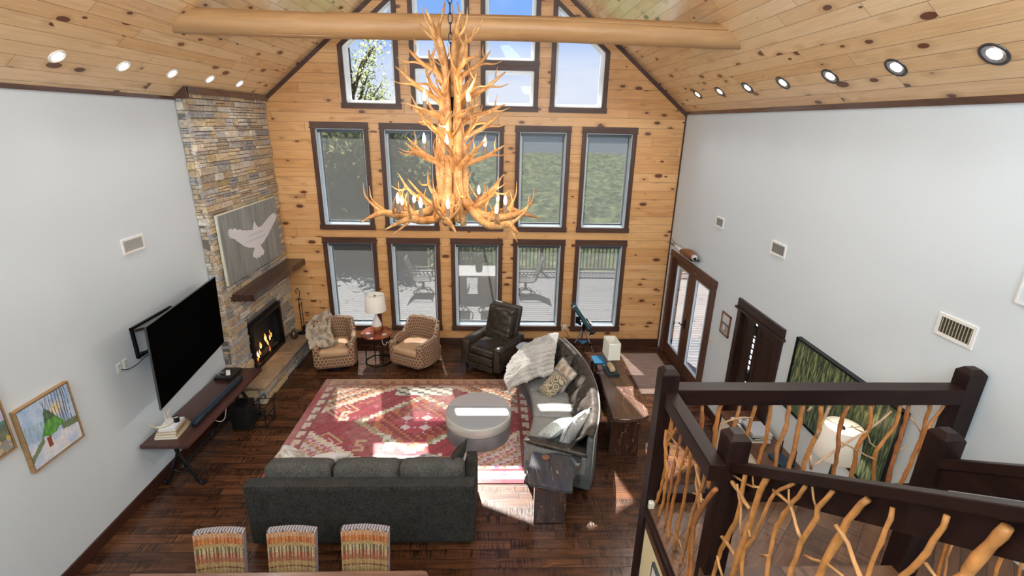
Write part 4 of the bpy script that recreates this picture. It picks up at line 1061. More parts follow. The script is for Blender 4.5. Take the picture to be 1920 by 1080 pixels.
# ================================================================== GREY SOFA
sf = thing('sofa', 'long charcoal grey three-seat sofa with its back to the camera', 'sofa', (-1.455, 4.75, 0))
hw = 1.245
MB().rbox((0, -.38, .455), (hw, .085, .40), .03, 12).build('back_frame', m_tweed, sf, smooth=False, weld=True)
MB().rbox((0, .06, .19), (hw-.01, .40, .12), .02, 6).build('seat_base', m_tweed, sf, weld=True)
for s in (-1, 1):
    MB().rbox((s*(hw-.075), .06, .33), (.075, .42, .27), .03, 8, puff=(.008, 0, .01)).build('arm', m_tweed, sf, weld=True)
    for yy in (-.38, .42): MB().lathe([(.022, 0), (.03, .06)], 12, (s*(hw-.12), yy, 0)).build('leg', m_black, sf)
wc = (2*hw-.30)/3
for i in range(3):
    MB().rbox((-hw+.15+wc*(i+.5), .12, .385), (wc/2-.004, .385, .085), .045, 8, puff=(0, 0, .02)).build('seat_cushion', m_tweed_lit, sf, smooth=True, weld=True)
for i, dx in enumerate((-.035, 0, .01)):
    mb = MB(); mb.T = rotm(-.16, 0, 0, (-hw+.19+(wc-.01)*(i+.5)+dx, -.20, .70)); mb.rbox((0, 0, 0), (wc/2+.0, .115, .245), .055, 8, puff=(0, .02, .02))
    c = mb.build('back_cushion', m_tweed_lit, sf, smooth=True, weld=True)
# sofa pillows
def blot(c0, c1, c2, sc, name, rough=.9):
    g = G(name); P = g.obj(); n = g.noise(P, sc, 4, .6, 1.2); v = g.voro(P, sc*1.3)
    g.bsdf(g.ramp(g.math('ADD', g.math('MULTIPLY', n, .7), g.math('MULTIPLY', v, .35)), [(.38, c0), (.5, c1), (.62, c2)]), rough, 0., g.bump(n, .2, .01), .3, sheen=.3); return g.m
m_pw = blot((.42, .44, .46), (.60, .60, .60), (.30, .22, .15), 4, 'grey_tan_print')
m_pt = blot((.36, .22, .12), (.55, .52, .50), (.60, .58, .58), 3, 'tan_white_print')
m_pfur = blot((.06, .05, .05), (.14, .12, .12), (.45, .43, .43), 9, 'dark_faux_fur')
pillow('white and tan patterned pillow at the left end of the grey sofa', (-2.44, 5.02, .64), facing((.5, .35, .75), (.2, .9, .3)), .44, .44, .15, m_pw, 'loose pillows on the grey sofa')
pillow('tan and white pillow leaning second from the left on the grey sofa', (-2.06, 5.04, .62), facing((-.1, .5, .9), (.3, .8, 0)), .42, .40, .14, m_pt, 'loose pillows on the grey sofa')
pillow('dark fur-edged pillow lying flat on the right seat of the grey sofa', (-.83, 5.05, .56), facing((.0, .25, .95), (.5, .8, 0)), .40, .38, .12, m_pfur, 'loose pillows on the grey sofa')
pillow('small pale patterned pillow beside the dark one on the grey sofa', (-.52, 4.98, .60), facing((-.3, .4, .8), (0, .8, 0)), .34, .34, .12, m_pw, 'loose pillows on the grey sofa')
pillow('charcoal tweed pillow propped upright against the right arm of the grey sofa', (-.475, 4.80, .74), facing((-.85, .3, .30), (0, .1, 1)), .46, .46, .14, m_tweed, 'loose pillows on the grey sofa')

# ================================================================== CURVED SECTIONAL
CX, CY, R0 = -2.52, 6.58, 3.6
def polar(mb):
    mb.v = [(CX+v[0]*cos(v[1]/R0), CY+v[0]*sin(v[1]/R0), v[2]) for v in mb.v]; return mb
cs_ = thing('curved_sofa', 'curved grey sofa with tufted taupe leather back on the right of the rug', 'sofa', (1.0, 6.6, 0))
def CW(o): o.location = -Vector(cs_.location); return o
A0, A1 = -1.36, 1.34      # arc length limits
def sector(name, r0, r1, a0, a1, z0, z1, mat, rad=.03, n=14, puff=(0, 0, 0), smooth=False, fn=None, par=None):
    mb = MB().rbox(((r0+r1)/2, (a0+a1)/2, (z0+z1)/2), ((r1-r0)/2, (a1-a0)/2, (z1-z0)/2), rad, n, puff, fn)
    return CW(polar(mb).build(name, mat, par or cs_, smooth=smooth, weld=True))
sector('seat_base', 3.14, 4.05, A0, A1, .05, .31, m_sectwd, .03, 20)
def slope_back(P, q):
    P[2] = P[2] if P[2] < 0 else P[2]*(1-.0*abs(q[1]))
    return P
sector('back_shell', 3.96, 4.06, A0, A1, .05, .85, m_sectwd, .04, 20)
AW = .13
for a, b in ((A0, A0+AW), (A1-AW, A1)):
    sector('arm', 3.14, 4.0, a, b, .05, .55, m_sectw, .03, 8)
    sector('arm_pad', 3.13, 4.0, a-.012, b+.012, .545, .62, m_tuft, .035, 8, smooth=True)
cw_ = (A1-A0-2*AW)/3
for i in range(3):
    sector('seat_cushion', 3.12, 3.76, A0+AW+cw_*i+.004, A0+AW+cw_*(i+1)-.004, .30, .465, m_sectw, .045, 10, (.01, 0, .022), True)
def tuft(u, v):
    a = A0+.02+(A1-A0-.04)*u; h = v
    z = .40+.47*min(1, v*1.25) if v < .8 else .87
    s_ = a; p = s_/.30+z/.36; q = s_/.30-z/.36
    b = (abs(sin(pi*p))*abs(sin(pi*q)))**.42*.06*max(0, min(1, (.82-v)/.22))
    if v < .8: r = 3.70-b+.225*v/.8
    else: t = (v-.8)/.2*pi; r = 3.985-.06*cos(t); z = .87+.035*sin(t)
    return (r, a, z)
CW(polar(MB().grid(220, 60, tuft)).build('tufted_back', m_tuft, cs_, smooth=True, solid=-.02))
# rolled leather-edged top with pale piping
pts = [(4.058, A0+(A1-A0)*i/30, .872) for i in range(31)]
CW(polar(MB().tube(pts, .011, 8)).build('piping', simple('pale_piping', (.20, .19, .175), .6), cs_, smooth=True))
CW(polar(MB().tube([(4.06, A0+.005, .86), (4.06, A0, .45), (4.05, A0, .06)], .007, 6)).build('corner_piping', simple('piping2', (.32, .33, .33), .6), cs_, smooth=True))
for a in (A0+.1, 0, A1-.1):
    for r in (3.22, 3.98): CW(polar(MB().box((r-.03, a-.03, 0), (r+.03, a+.03, .06))).build('foot', m_black, cs_))
# pillows near end
def floral(name, c0, c1, sc):
    g = G(name); P = g.obj(); v = g.voro(P, sc); w_ = g.math('SINE', g.math('MULTIPLY', v, 26.)); n = g.noise(P, sc*1.5, 3)
    m = g.maprange(g.math('ADD', w_, g.math('MULTIPLY', n, .6)), .35, .75); g.bsdf(g.mix(m, c1, c0), .85, 0., None, .3, sheen=.2); return g.m
pillow('blue medallion print pillow behind the silver one on the curved sofa', (.86, 5.68, .61), facing((-.45, .35, .75), (-.6, .1, .5)), .50, .50, .16, floral('medallion_print', (.30, .45, .50), (.62, .62, .56), 9), 'pillows on the curved sofa', m_sectw)
pillow('silver embroidered pillow standing against the back at the near end of the curved sofa', (1.08, 5.55, .68), facing((-.70, .60, .30), (.25, -.1, 1.)), .54, .54, .19, floral('silver_embroidery', (.28, .27, .25), (.66, .67, .66), 14), 'pillows on the curved sofa', m_sectw)
# pillows far end
m_sw = blot((.20, .13, .08), (.36, .28, .20), (.52, .46, .40), 7, 'cream_brown_tapestry')
m_az = floral('tan_geometric', (.12, .10, .08), (.40, .33, .22), 8)
pillow('cream and brown tapestry pillow leaning on the far back of the curved sofa', (1.10, 7.02, .68), facing((-.75, -.45, .5), (.35, -.1, 1)), .46, .46, .16, m_sw, 'pillows on the curved sofa', m_sectwd)
pillow('tan pillow with dark geometric motifs in front of the tapestry one', (.93, 6.82, .62), facing((-.45, -.55, .7), (.6, .2, .7)), .30, .44, .14, m_az, 'pillows on the curved sofa', m_sectw)
# grey ribbed fur throw draped over the far seat
def bez(ctrl, u, v):
    def B(t): return ((1-t)**3, 3*t*(1-t)**2, 3*t*t*(1-t), t**3)
    bu, bv = B(u), B(v); p = Vector((0, 0, 0))
    for i in range(4):
        for j in range(4): p += Vector(ctrl[i][j])*bu[j]*bv[i]
    return p
def sheet(ctrl, nu, nv, disp):
    def f(u, v):
        p = bez(ctrl, u, v); e = 1e-3; du = bez(ctrl, min(1, u+e), v)-bez(ctrl, max(0, u-e), v); dv = bez(ctrl, u, min(1, v+e))-bez(ctrl, u, max(0, v-e))
        n = du.cross(dv); n = n.normalized() if n.length > 0 else Vector((0, 0, 1))
        if n.z < 0: n = -n
        return p+n*disp(u, v)
    return MB().grid(nu, nv, f)
def furmat(name, c0, c1, c2, sc=60):
    g = G(name); P = g.obj(); n = g.noise(P, sc, 3, .7); n2 = g.noise(P, 3.5, 3, .6)
    f = g.math('ADD', g.math('MULTIPLY', n, .45), g.math('MULTIPLY', n2, .55)); at_ = g.attr()
    c = g.mix(.6, g.ramp(f, [(.35, c0), (.5, c1), (.65, c2)]), at_)
    g.bsdf(c, 1., 0., g.bump(n, .9, .02), .1, sheen=.8); return g.m
ct = [[(.26, 6.84, .46), (.46, 6.92, .62), (.72, 6.98, .62), (.95, 7.05, .68)],
      [(.18, 7.20, .44), (.40, 7.30, .70), (.72, 7.35, .76), (1.0, 7.30, .84)],
      [(.20, 7.62, .42), (.46, 7.66, .74), (.80, 7.72, .88), (1.12, 7.66, 1.04)],
      [(.38, 8.04, .46), (.58, 8.06, .76), (.86, 8.06, .88), (1.16, 7.96, .96)]]
def ribs(u, v):
    s = v*11+1.2*mnoise.noise((u*2.5, v*2.5, 0)); return .062*abs(sin(pi*s))**.7*(.75+.6*mnoise.noise((u*5, v*5, 2)))+.028*mnoise.noise((u*6, v*6, 3))+.014*mnoise.noise((u*22, v*22, 8))
mbs = sheet(ct, 90, 100, ribs)
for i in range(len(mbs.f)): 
    v = (i//90)/100; s = abs(sin(pi*(v*11+.0))); mbs.c[i] = lerp3((.24, .20, .165), (.62, .60, .57), s*1.1)  # rib valleys coloured darker, their shade painted into the fur
tag(mbs.build('fur_throw', furmat('grey_fur', (.30, .25, .20), (.50, .47, .43), (.68, .67, .64)), smooth=True, solid=-.03), 'pale grey ribbed fur throw spread over the far seat of the curved sofa', 'throw blanket')

# ================================================================== ROUND OTTOMAN
ot = thing('ottoman', 'round silver-grey drum ottoman with a split top on the rug', 'ottoman', (-.245, 6.42, .012))
g = G('pewter_drum'); P = g.obj(); n = g.noise(g.vmath('MULTIPLY', P, (6., 6., 1.)), 1., 3); g.bsdf(g.ramp(n, [(.3, (.13, .14, .155)), (.7, (.22, .225, .24))]), .38, .25, None, .5); m_pew = g.m
R = .50
MB().lathe([(R-.03, 0), (R-.02, .03), (R-.005, .035), (R-.002, .22), (R-.006, .235)], 64).build('drum_base', m_pew, ot, smooth=False)
MB().lathe([(R-.02, -.0), (R-.008, .0), (R-.006, .028), (R-.02, .03)], 64).build('plinth_band', simple('bronze_band', (.28, .25, .19), .45, .3), ot)
MB().lathe([(R-.008, .238), (R+.002, .25), (R+.004, .36), (R-.002, .385), (R-.02, .397), (.001, .40)], 64).build('padded_drum', simple('silver_padding', (.46, .46, .43), .45, .15, bumpscale=60, bstr=.1), ot, smooth=True)
def half(sgn, z0, z1, r, gap):
    poly = []; y0 = .10; a0 = math.asin(y0/r)
    if sgn > 0: A_ = [a0+(pi-2*a0)*i/32 for i in range(33)]
    else: A_ = [pi-a0+(pi+2*a0)*i/40 for i in range(41)]
    pts = [(r*cos(a), r*sin(a)) for a in A_]
    if sgn > 0: pts = [(x, y+gap) for x, y in pts]
    return MB().prism(pts, z0, z1)
half(1, .398, .425, R-.012, .004).build('lid_half', simple('mauve_suede', (.38, .365, .37), .75, bumpscale=90, bstr=.15, var=.1), ot, bevel=.01)
half(-1, .398, .412, R-.02, 0).build('tray_half', simple('polished_pewter', (.42, .44, .46), .22, .3), ot, bevel=.005)

# ================================================================== LEATHER RECLINER (local front = -Y)
rcl = thing('recliner', 'dark brown leather recliner with high back by the window wall', 'armchair', (-.03, 8.66, 0), radians(-34)); rcl.scale = (1.09, 1.09, 1.04)
MB().rbox((0, .02, .235), (.35, .39, .155), .03, 6).build('base', m_lthr, rcl, weld=True)
for s in (-1, 1):
    mb = MB().rbox((s*.335, .0, .36), (.075, .42, .245), .045, 10, puff=(.01, 0, .01)); mb.build('arm', m_lthr, rcl, smooth=True, weld=True)
    MB().tube([(s*.408, -.40, .10), (s*.408, -.40, .56), (s*.408, -.30, .60), (s*.408, .38, .60)], .005, 6).build('nailhead_trim', m_iron, rcl)
MB().rbox((0, -.04, .44), (.262, .36, .085), .05, 10, puff=(0, .015, .025)).build('seat_cushion', m_lthr, rcl, smooth=True, weld=True)
MB().rbox((0, -.415, .30), (.262, .022, .075), .018, 6, puff=(0, .01, 0)).build('footrest', m_lthr, rcl, smooth=True, weld=True)
MB().rbox((0, -.412, .155), (.262, .02, .06), .015, 6).build('front_rail', m_lthr, rcl, weld=True)
mb = MB(); mb.T = rotm(-.30, 0, 0, (0, .36, .74)); mb.rbox((0, 0, 0), (.31, .05, .40), .04, 10); mb.build('back_frame', m_lthr, rcl, smooth=False, weld=True)
def wrk(P, q):
    P[1] -= .012*mnoise.noise((P[0]*9, P[2]*14, 2))+.02*math.exp(-((P[2]+.12)**2*60+(P[0])**2*12))*sin(P[2]*60+P[0]*8)*.6; return P
mb = MB(); mb.T = rotm(-.30, 0, 0, (0, .24, .79)); mb.rbox((0, 0, 0), (.275, .095, .34), .06, 26, puff=(0, .03, .0), fn=wrk); mb.build('back_cushion', m_lthr, rcl, smooth=True, weld=True)
for sx in (-1, 1):
    for sy in (-1, 1): MB().lathe([(.018, 0), (.028, .05), (.032, .09)], 12, (sx*.33, sy*.35, 0)).build('leg', m_black, rcl)

# ================================================================== PATTERNED SWIVEL CHAIRS
def tulip():
    g = G('tulip_row_fabric'); u, v, _ = g.sep(g.uv()); a, b = .052, .060
    vi = g.math('FLOOR', g.math('DIVIDE', v, b)); st = g.math('MULTIPLY', g.math('MODULO', g.math('ABSOLUTE', vi), 2.), .5)
    fu = g.math('SUBTRACT', g.math('FRACT', g.math('ADD', g.math('DIVIDE', u, a), st)), .5); fv = g.math('SUBTRACT', g.math('FRACT', g.math('DIVIDE', v, b)), .5)
    d = g.math('SQRT', g.math('ADD', g.math('POWER', g.math('MULTIPLY', g.math('ABSOLUTE', fu), 1.25), 2.), g.math('POWER', g.math('ABSOLUTE', g.math('ADD', fv, .05)), 2.)))
    red = g.math('LESS_THAN', d, .27); ring = g.math('LESS_THAN', d, .40)
    line = g.math('GREATER_THAN', g.math('ABSOLUTE', fv), .43)
    c = g.mix(ring, (.34, .23, .13), (.035, .025, .024)); c = g.mix(red, c, (.30, .055, .025))
    alt = g.math('LESS_THAN', g.white(g.comb(vi, 2., g.math('FLOOR', g.math('DIVIDE', u, a)))), .0)
    c = g.mix(line, c, (.34, .28, .22)); dot = g.math('LESS_THAN', d, .09); c = g.mix(dot, c, (.46, .30, .14))
    g.bsdf(c, .85, 0., g.bump(d, .3, .003), .3); return g.m
m_tulip = tulip()
def swivel(label, x, y, rz):
    t = thing('swivel_chair', label, 'armchair', (x, y, 0), rz, 'patterned barrel swivel chairs'); t.scale = (1.05, 1.05, 1.03)
    def path(u):  # from front-left around the back to front-right
        a = radians(-142+284*u)   # 0 = back (+Y)
        px, py = sin(a), cos(a); e = 2.9
        rr = 1/((abs(px)**e+abs(py)**e)**(1/e)); return Vector((px*rr*.385, py*rr*.40, 0))
    def H(u):
        a = abs(2*u-1)
        back = .84+.022*abs(sin(pi*(u-.5)*9.2)) 
        arm = .60-.05*max(0, a-.72)/.28
        t_ = max(0, min(1, (a-.34)/.24)); t_ = t_*t_*(3-2*t_); return back*(1-t_)+arm*t_
    def shell(u, v):
        p = path(u); e = .004; tn = (path(min(1, u+e))-path(max(0, u-e))).normalized(); n = Vector((-tn.y, tn.x, 0)) 
        if n.dot(p) < 0: n = -n
        h = H(u); th = .10+.012*abs(sin(pi*(u-.5)*9.2))*(1 if abs(2*u-1) < .5 else .3)
        fl = .02*(h-.3)
        if v < .42: z = .10+(h-.05-.10)*v/.42; q = p+n*fl*(z/.8)
        elif v < .58: w_ = (v-.42)/.16*pi; q = p+n*(fl-th/2+th/2*cos(w_)); z = h-.05+.05*sin(w_)
        else: z = h-.05-(h-.05-.30)*(v-.58)/.42; q = p+n*(fl-th)
        return (q.x, q.y, z)
    uvf = lambda c, n: (atan2(c.x, c.y)*.40+ (0 if abs(n.z) < .6 else 0), c.z+ (0 if abs(n.z) < .7 else (c.x**2+c.y**2)**.5))
    MB().grid(84, 30, shell).build('barrel_shell', m_tulip, t, smooth=True, uv=uvf)
    for s in (-1, 1):   # closed arm fronts
        p = path(0 if s < 0 else 1); MB().rbox((s*.205, p.y-.005, .325), (.075, .02, .235), .018, 6).build('arm_front', m_tulip, t, weld=True, uv=uvf) if False else None
    def body(P, q):
        return P
    mb = MB(); mb.rbox((0, -.02, .22), (.345, .375, .13), .07, 10); mb.build('seat_base', m_tulip, t, weld=True, uv=uvf, smooth=True)
    for s in (-1, 1):
        mb = MB(); mb.rbox((s*.30, -.30, .34), (.062, .075, .225), .045, 8); mb.build('arm_front', m_tulip, t, weld=True, uv=uvf, smooth=True)
    mb = MB(); mb.rbox((0, -.08, .395), (.262, .325, .075), .06, 12, puff=(0, .01, .03)); mb.build('seat_cushion', m_tan, t, smooth=True, weld=True)
    MB().lathe([(.24, .0), (.24, .035), (.08, .05), (.08, .11)], 24).build('swivel_base', m_black, t)
    # woven gimp edge
    pts = [Vector(shell(i/60, .5))+Vector((0, 0, .002)) for i in range(61)]
    MB().tube(pts, .006, 5).build('edge_welt', simple('pale_gimp', (.45, .42, .38), .8), t)
    return t
swivel('patterned barrel swivel chair with a fur throw, beside the hearth', -3.13, 8.70, radians(14))
swivel('patterned barrel swivel chair with bare tan seat, right of the round side table', -1.55, 8.74, radians(-27))
# brown fur throw over the left chair (back, arm and seat)
Mr = Matrix.Translation((-3.13, 8.70, 0)) @ Matrix.Rotation(radians(14), 4, 'Z')
def lc(pts): return [[tuple(Mr @ Vector(p)) for p in r] for r in pts]
ct = lc([[(-.44, .46, .68), (-.30, .52, .92), (-.14, .52, .92), (-.04, .44, .90)],
      [(-.47, .22, .60), (-.36, .30, .92), (-.20, .26, .86), (-.10, .24, .76)],
      [(-.47, -.05, .58), (-.36, -.02, .66), (-.22, .02, .40), (-.06, .04, .48)],
      [(-.40, -.38, .56), (-.28, -.36, .52), (-.12, -.34, .53), (.10, -.26, .54)]])
def fold(u, v): return .034*sin(11*u+5*v+6*mnoise.noise((u*2, v*3, 1)))+.06*mnoise.noise((u*4.5, v*5, 3))+.02*mnoise.noise((u*11, v*12, 5))+.045
mbs = sheet(ct, 70, 90, fold)
for i in range(len(mbs.f)):
    u, v = (i % 70)/70, (i//70)/90; e = min(u, 1-u)
    k_ = nz(u*5, v*6, 6)+.5*nz(u*13, v*13, 2); mbs.c[i] = lerp3((.66, .53, .37), (.17, .10, .055), (.40+k_*2.2) if e > .10 else .12)
tag(mbs.build('brown_fur_throw', furmat('brown_fur', (.12, .08, .05), (.34, .24, .15), (.60, .48, .34)), smooth=True, solid=-.02), 'shaggy brown and cream fur throw draped over the chair beside the hearth', 'throw blanket')

# round side table + lamp
rt = thing('side_table', 'round red-brown side table on a black iron ring base between the patterned chairs', 'side table', (-2.335, 8.83, 0))
g = G('red_burl_top'); P = g.obj(); n = g.noise(P, 4, 3, .5, 1.5); g.bsdf(g.ramp(n, [(.35, (.13, .022, .012)), (.5, (.26, .055, .025)), (.65, (.33, .15, .08))]), .12, coat=.5); m_red = g.m
MB().lathe([(.27, .585), (.305, .60), (.31, .625), (.295, .64), (.001, .64)], 40).build('tabletop', m_red, rt, smooth=False)
for a in (.5, 2.1, 3.7, 5.3): MB().tube([(.25*cos(a), .25*sin(a), 0.012), (.24*cos(a), .24*sin(a), .60)], .012, 8).build('leg', m_iron, rt)
mb = MB(); mb.tube([(.25*cos(2*pi*i/36), .25*sin(2*pi*i/36), .014) for i in range(37)], .012, 6); mb.build('base_ring', m_iron, rt, smooth=True); MB().tube([(.235*cos(2*pi*i/36), .235*sin(2*pi*i/36), .57) for i in range(37)], .010, 6).build('apron_ring', m_iron, rt, smooth=True)
m_shadec = simple('linen_shade', (.78, .74, .66), .8, bumpscale=120, bstr=.1)
lp = thing('table_lamp', 'white and terracotta gourd lamp with a round drum shade by the windows', 'lamp', (-2.33, 8.86, .642))
g = G('two_tone_glaze'); z_ = g.sep(g.obj())[2]; f = g.maprange(g.math('ADD', z_, g.math('MULTIPLY', g.noise(g.obj(), 12, 2), .03)), .125, .145); g.bsdf(g.mix(f, (.42, .14, .05), (.74, .71, .66)), .25); m_glz = g.m
MB().lathe([(.05, 0), (.055, .005), (.075, .03), (.095, .10), (.093, .15), (.07, .22), (.035, .30), (.022, .35), (.02, .40)], 28).build('lamp_base', m_glz, lp, smooth=True)
MB().lathe([(.06, 0), (.055, .02)], 20).build('foot', m_bez, lp); MB().tube([(0, 0, .40), (0, 0, .72)], .005, 6).build('stem', m_bez, lp)
def shade(parent, r0, r1, z0, z1, mat, name='lamp_shade'):
    MB().lathe([(r0, z0), (r1, z1), (r1-.004, z1), (r0-.004, z0)], 40, cap=False).build(name, mat, parent, smooth=True)
    mb = MB()
    for a in (0, 2.09, 4.19): mb.tube([(0, 0, z1-.02), ((r1-.003)*cos(a), (r1-.003)*sin(a), z1-.01)], .0025, 5)
    mb.lathe([(.02, 0), (.02, .012), (.008, .03)], 10, (0, 0, z1-.03)); mb.build('spider', m_bez if parent is lp else m_black, parent)
shade(lp, .205, .18, .44, .76, m_shadec)
tag(MB().lathe([(.04, 0), (.045, .004), (.042, .012)], 20).build('coaster', simple('glass_coaster', (.55, .45, .48), .15), loc=(-2.48, 8.72, .641)), 'small pale round coaster at the left edge of the round side table', 'coaster')
tag(MB().lathe([(.045, 0), (.048, .004), (.03, .012)], 20).build('shell_dish', simple('cream_dish', (.70, .58, .48), .4), loc=(-2.16, 8.70, .641)), 'little cream shell dish at the front of the round side table', 'dish')
tag(MB().tube([(-2.20, 8.64, .59), (-2.17, 8.58, .50), (-2.12, 8.60, .46), (-2.10, 8.62, .52), (-2.06, 8.64, .46)], .004, 6, smooth=4).build('cord_loop', m_white, smooth=True), 'white lamp cord looping under the round side table', 'cord')
# ================================================================== AGATE TABLE
at_ = thing('accent_table', 'small accent table with an irregular agate slice top behind the fur throw', 'side table', (.68, 8.30, 0))
g = G('agate_slice'); P = g.obj(); n = g.noise(P, 3, 3, .6, 1.5); v = g.voro(P, 3.4); f = g.math('ADD', g.math('MULTIPLY', v, .8), g.math('MULTIPLY', n, .6))
g.bsdf(g.ramp(f, [(.25, (.40, .22, .11)), (.38, (.55, .45, .38)), (.5, (.10, .22, .24)), (.6, (.55, .58, .64)), (.8, (.44, .46, .55))]), .12, coat=.5); m_aga = g.m
poly = [((.245+.03*sin(3*a+1)+.015*sin(7*a))*cos(a)*1.15, (.245+.03*sin(3*a+1)+.015*sin(7*a))*sin(a)) for a in [2*pi*i/40 for i in range(40)]]
MB().prism(poly, .535, .56).build('agate_top', m_aga, at_, bevel=.004)
MB().lathe([(.12, 0), (.12, .02), (.05, .05), (.035, .3), (.05, .5), (.10, .534)], 20).build('pedestal', simple('blue_pedestal', (.03, .12, .20), .35), at_, smooth=True)

# ================================================================== TELESCOPE
ts = thing('telescope', 'dark teal telescope on a tripod in front of the right-hand window', 'telescope', (1.86, 9.02, 0))
m_teal = simple('teal_tube', (.015, .055, .085), .3, .3); m_steel = simple('steel_leg', (.55, .55, .55), .3, .9)
def TP(u, v, y): p = at(u, v, 1, y); return p-Vector(ts.location)
a = TP(1074, 570, 9.28); b = TP(1106, 618, 8.86); 
MB().tube([b, a.lerp(b, .12), a.lerp(b, .12), a], [.042, .045, .055, .055], 16).build('optical_tube', m_teal, ts, smooth=False)
MB().tube([a.lerp(b, .10), a.lerp(b, .13)], .0575, 16).build('silver_ring', m_steel, ts)
c = b+(b-a).normalized()*.09
MB().tube([b, c, c+Vector((.0, -.0, -.02))], [.028, .026, .03], 12).tube([c, c+Vector((.06, -.01, .03))], .018, 10).tube([c+Vector((-.03, 0, .02)), c+Vector((-.05, 0, -.04))], .016, 8).build('focuser', m_black, ts)
MB().tube([a.lerp(b, .62)+Vector((.05, -.03, .04)), a.lerp(b, .9)+Vector((.05, -.03, .04))], .014, 8).build('finder_scope', m_black, ts)
hub = Vector((-.05, .03, .66))
MB().rbox(tuple(hub), (.035, .035, .07), .015, 5).tube([hub+Vector((0, 0, .05)), hub+Vector((0, 0, .11)), a.lerp(b, .78)], .022, 8).tube([hub+Vector((-.06, 0, .05)), hub+Vector((-.12, .01, .12))], [.02, .045], 12).build('mount_head', m_black, ts)
MB().tube([hub+Vector((-.13, .0, .10)), hub+Vector((-.13, .0, .22))], .05, 14).build('counterweight', m_black, ts)
for dx, dy in ((.27, -.10), (-.32, -.06), (.0, .32)):
    e = Vector((hub.x+dx, hub.y+dy, .01)); m_ = hub.lerp(e, .55)
    MB().tube([hub, m_], .014, 8).tube([m_, e], .009, 8).build('tripod_leg', m_steel, ts)
    MB().tube([m_-Vector((0, 0, .03)), m_+Vector((0, 0, .03))], .02, 8).build('leg_clamp', m_black, ts)
MB().prism([(.13*cos(a_)-.05, .13*sin(a_)+.03) for a_ in (.3, 2.4, 4.5)], .33, .345).build('accessory_tray', simple('blue_tray', (.02, .16, .30), .3), ts, bevel=.01)
tag(MB().lathe([(.05, 0), (.07, .01), (.075, .04), (.055, .055), (.001, .05)], 20).build('white_dish', m_white, loc=(2.03, D+.03, .47)), 'small white round dish on the sill of the right-hand window', 'dish')

# ================================================================== LIVE EDGE TABLES
def slabmat(name, c0, c1, axis, rough=.2, streak=True):
    g = G(name); sc = [9., 9., 9.]; sc[axis] = 1.3; P = g.obj(); Q = g.vmath('MULTIPLY', P, tuple(sc)); n = g.noise(Q, 1., 5, .6, 1.)
    c = g.ramp(n, [(.3, c0), (.7, c1)])
    if streak:
        q = [7., 7., 7.]; q[axis] = .7 if axis != 2 else 1.2
        w_ = g.noise(g.vmath('MULTIPLY', P, tuple(q)), 1.1, 2, .5, 1.3); s = g.maprange(g.math('ABSOLUTE', g.math('SUBTRACT', w_, .585)), .0, .006, 1., 0.); c = g.mix(g.math('MULTIPLY', s, .8), c, (.45, .30, .22))
    g.bsdf(c, rough, 0., g.bump(n, .1, .01), .5, coat=.5); return g.m
m_slab1 = slabmat('walnut_slab', (.040, .022, .017), (.115, .065, .050), 1)
m_slabz = slabmat('walnut_slab_leg', (.028, .011, .007), (.080, .032, .020), 2)
con = thing('live_edge_console', 'long live-edge walnut slab console table behind the curved sofa', 'console table', (1.95, 6.8, 0))
px = [(1150, 784), (1163, 787), (1180, 787), (1207, 783), (1217, 778), (1214, 766), (1205, 757), (1192, 748), (1188, 738), (1189, 722), (1184, 714), (1177, 703), (1172, 692), (1167, 680), (1160, 670), (1152, 664), (1120, 664), (1116, 672), (1121, 690), (1126, 705), (1130, 722), (1137, 745)]
pl_ = [at(a, b, 2, .70)-Vector(con.location) for a, b in px]
MB().prism([(p.x, p.y) for p in pl_], .645, .70).build('slab_top', m_slab1, con, bevel=.012)
lo_ = at(1140, 855, 2, 0)-Vector(con.location); hi_ = at(1195, 855, 2, 0)-Vector(con.location)
MB().box((lo_.x, lo_.y, 0), (hi_.x, lo_.y+.07, .646)).build('slab_leg', m_slabz, con, bevel=.012)
MB().box((lo_.x+.02, .80, 0), (hi_.x-.05, .87, .646)).build('slab_leg', m_slabz, con, bevel=.012)
et = thing('live_edge_end_table', 'live-edge walnut end table with pale lightning streaks at the near end of the curved sofa', 'side table', (.70, 4.9, 0))
px = [(999, 846), (1020, 850), (1045, 848), (1068, 853), (1086, 852), (1091, 858), (1088, 870), (1078, 878), (1078, 895), (1074, 902), (1074, 921), (1058, 920), (1040, 916), (1015, 911), (995, 908), (982, 901), (984, 893), (989, 886), (988, 878), (993, 868), (996, 856)]
pl_ = [at(a, b, 2, .55)-Vector(et.location) for a, b in px]
m_slab2 = slabmat('streaked_walnut', (.028, .029, .034), (.065, .066, .074), 1, .14)
MB().prism([(p.x, p.y) for p in pl_], .505, .55).build('slab_top', m_slab2, et, bevel=.010)
a_ = at(999, 972, 2, 0)-Vector(et.location); b_ = at(1060, 984, 2, 0)-Vector(et.location)
MB().box((a_.x, b_.y+.02, 0), (b_.x, b_.y+.12, .506)).build('slab_leg', m_slabz, et, bevel=.012)
MB().box((a_.x+.03, .25, 0), (b_.x, .33, .506)).build('slab_leg', m_slabz, et, bevel=.012)
p = at(1023, 859, 2, .55); tag(MB().lathe([(.045, 0), (.05, .004), (.05, .018), (.038, .018), (.035, .010), (.001, .010)], 24).build('coaster_dish', simple('rust_carved_dish', (.22, .09, .06), .5, var=.4), loc=(p.x, p.y, .551)), 'small rust-red round dish on the streaked end table', 'dish')
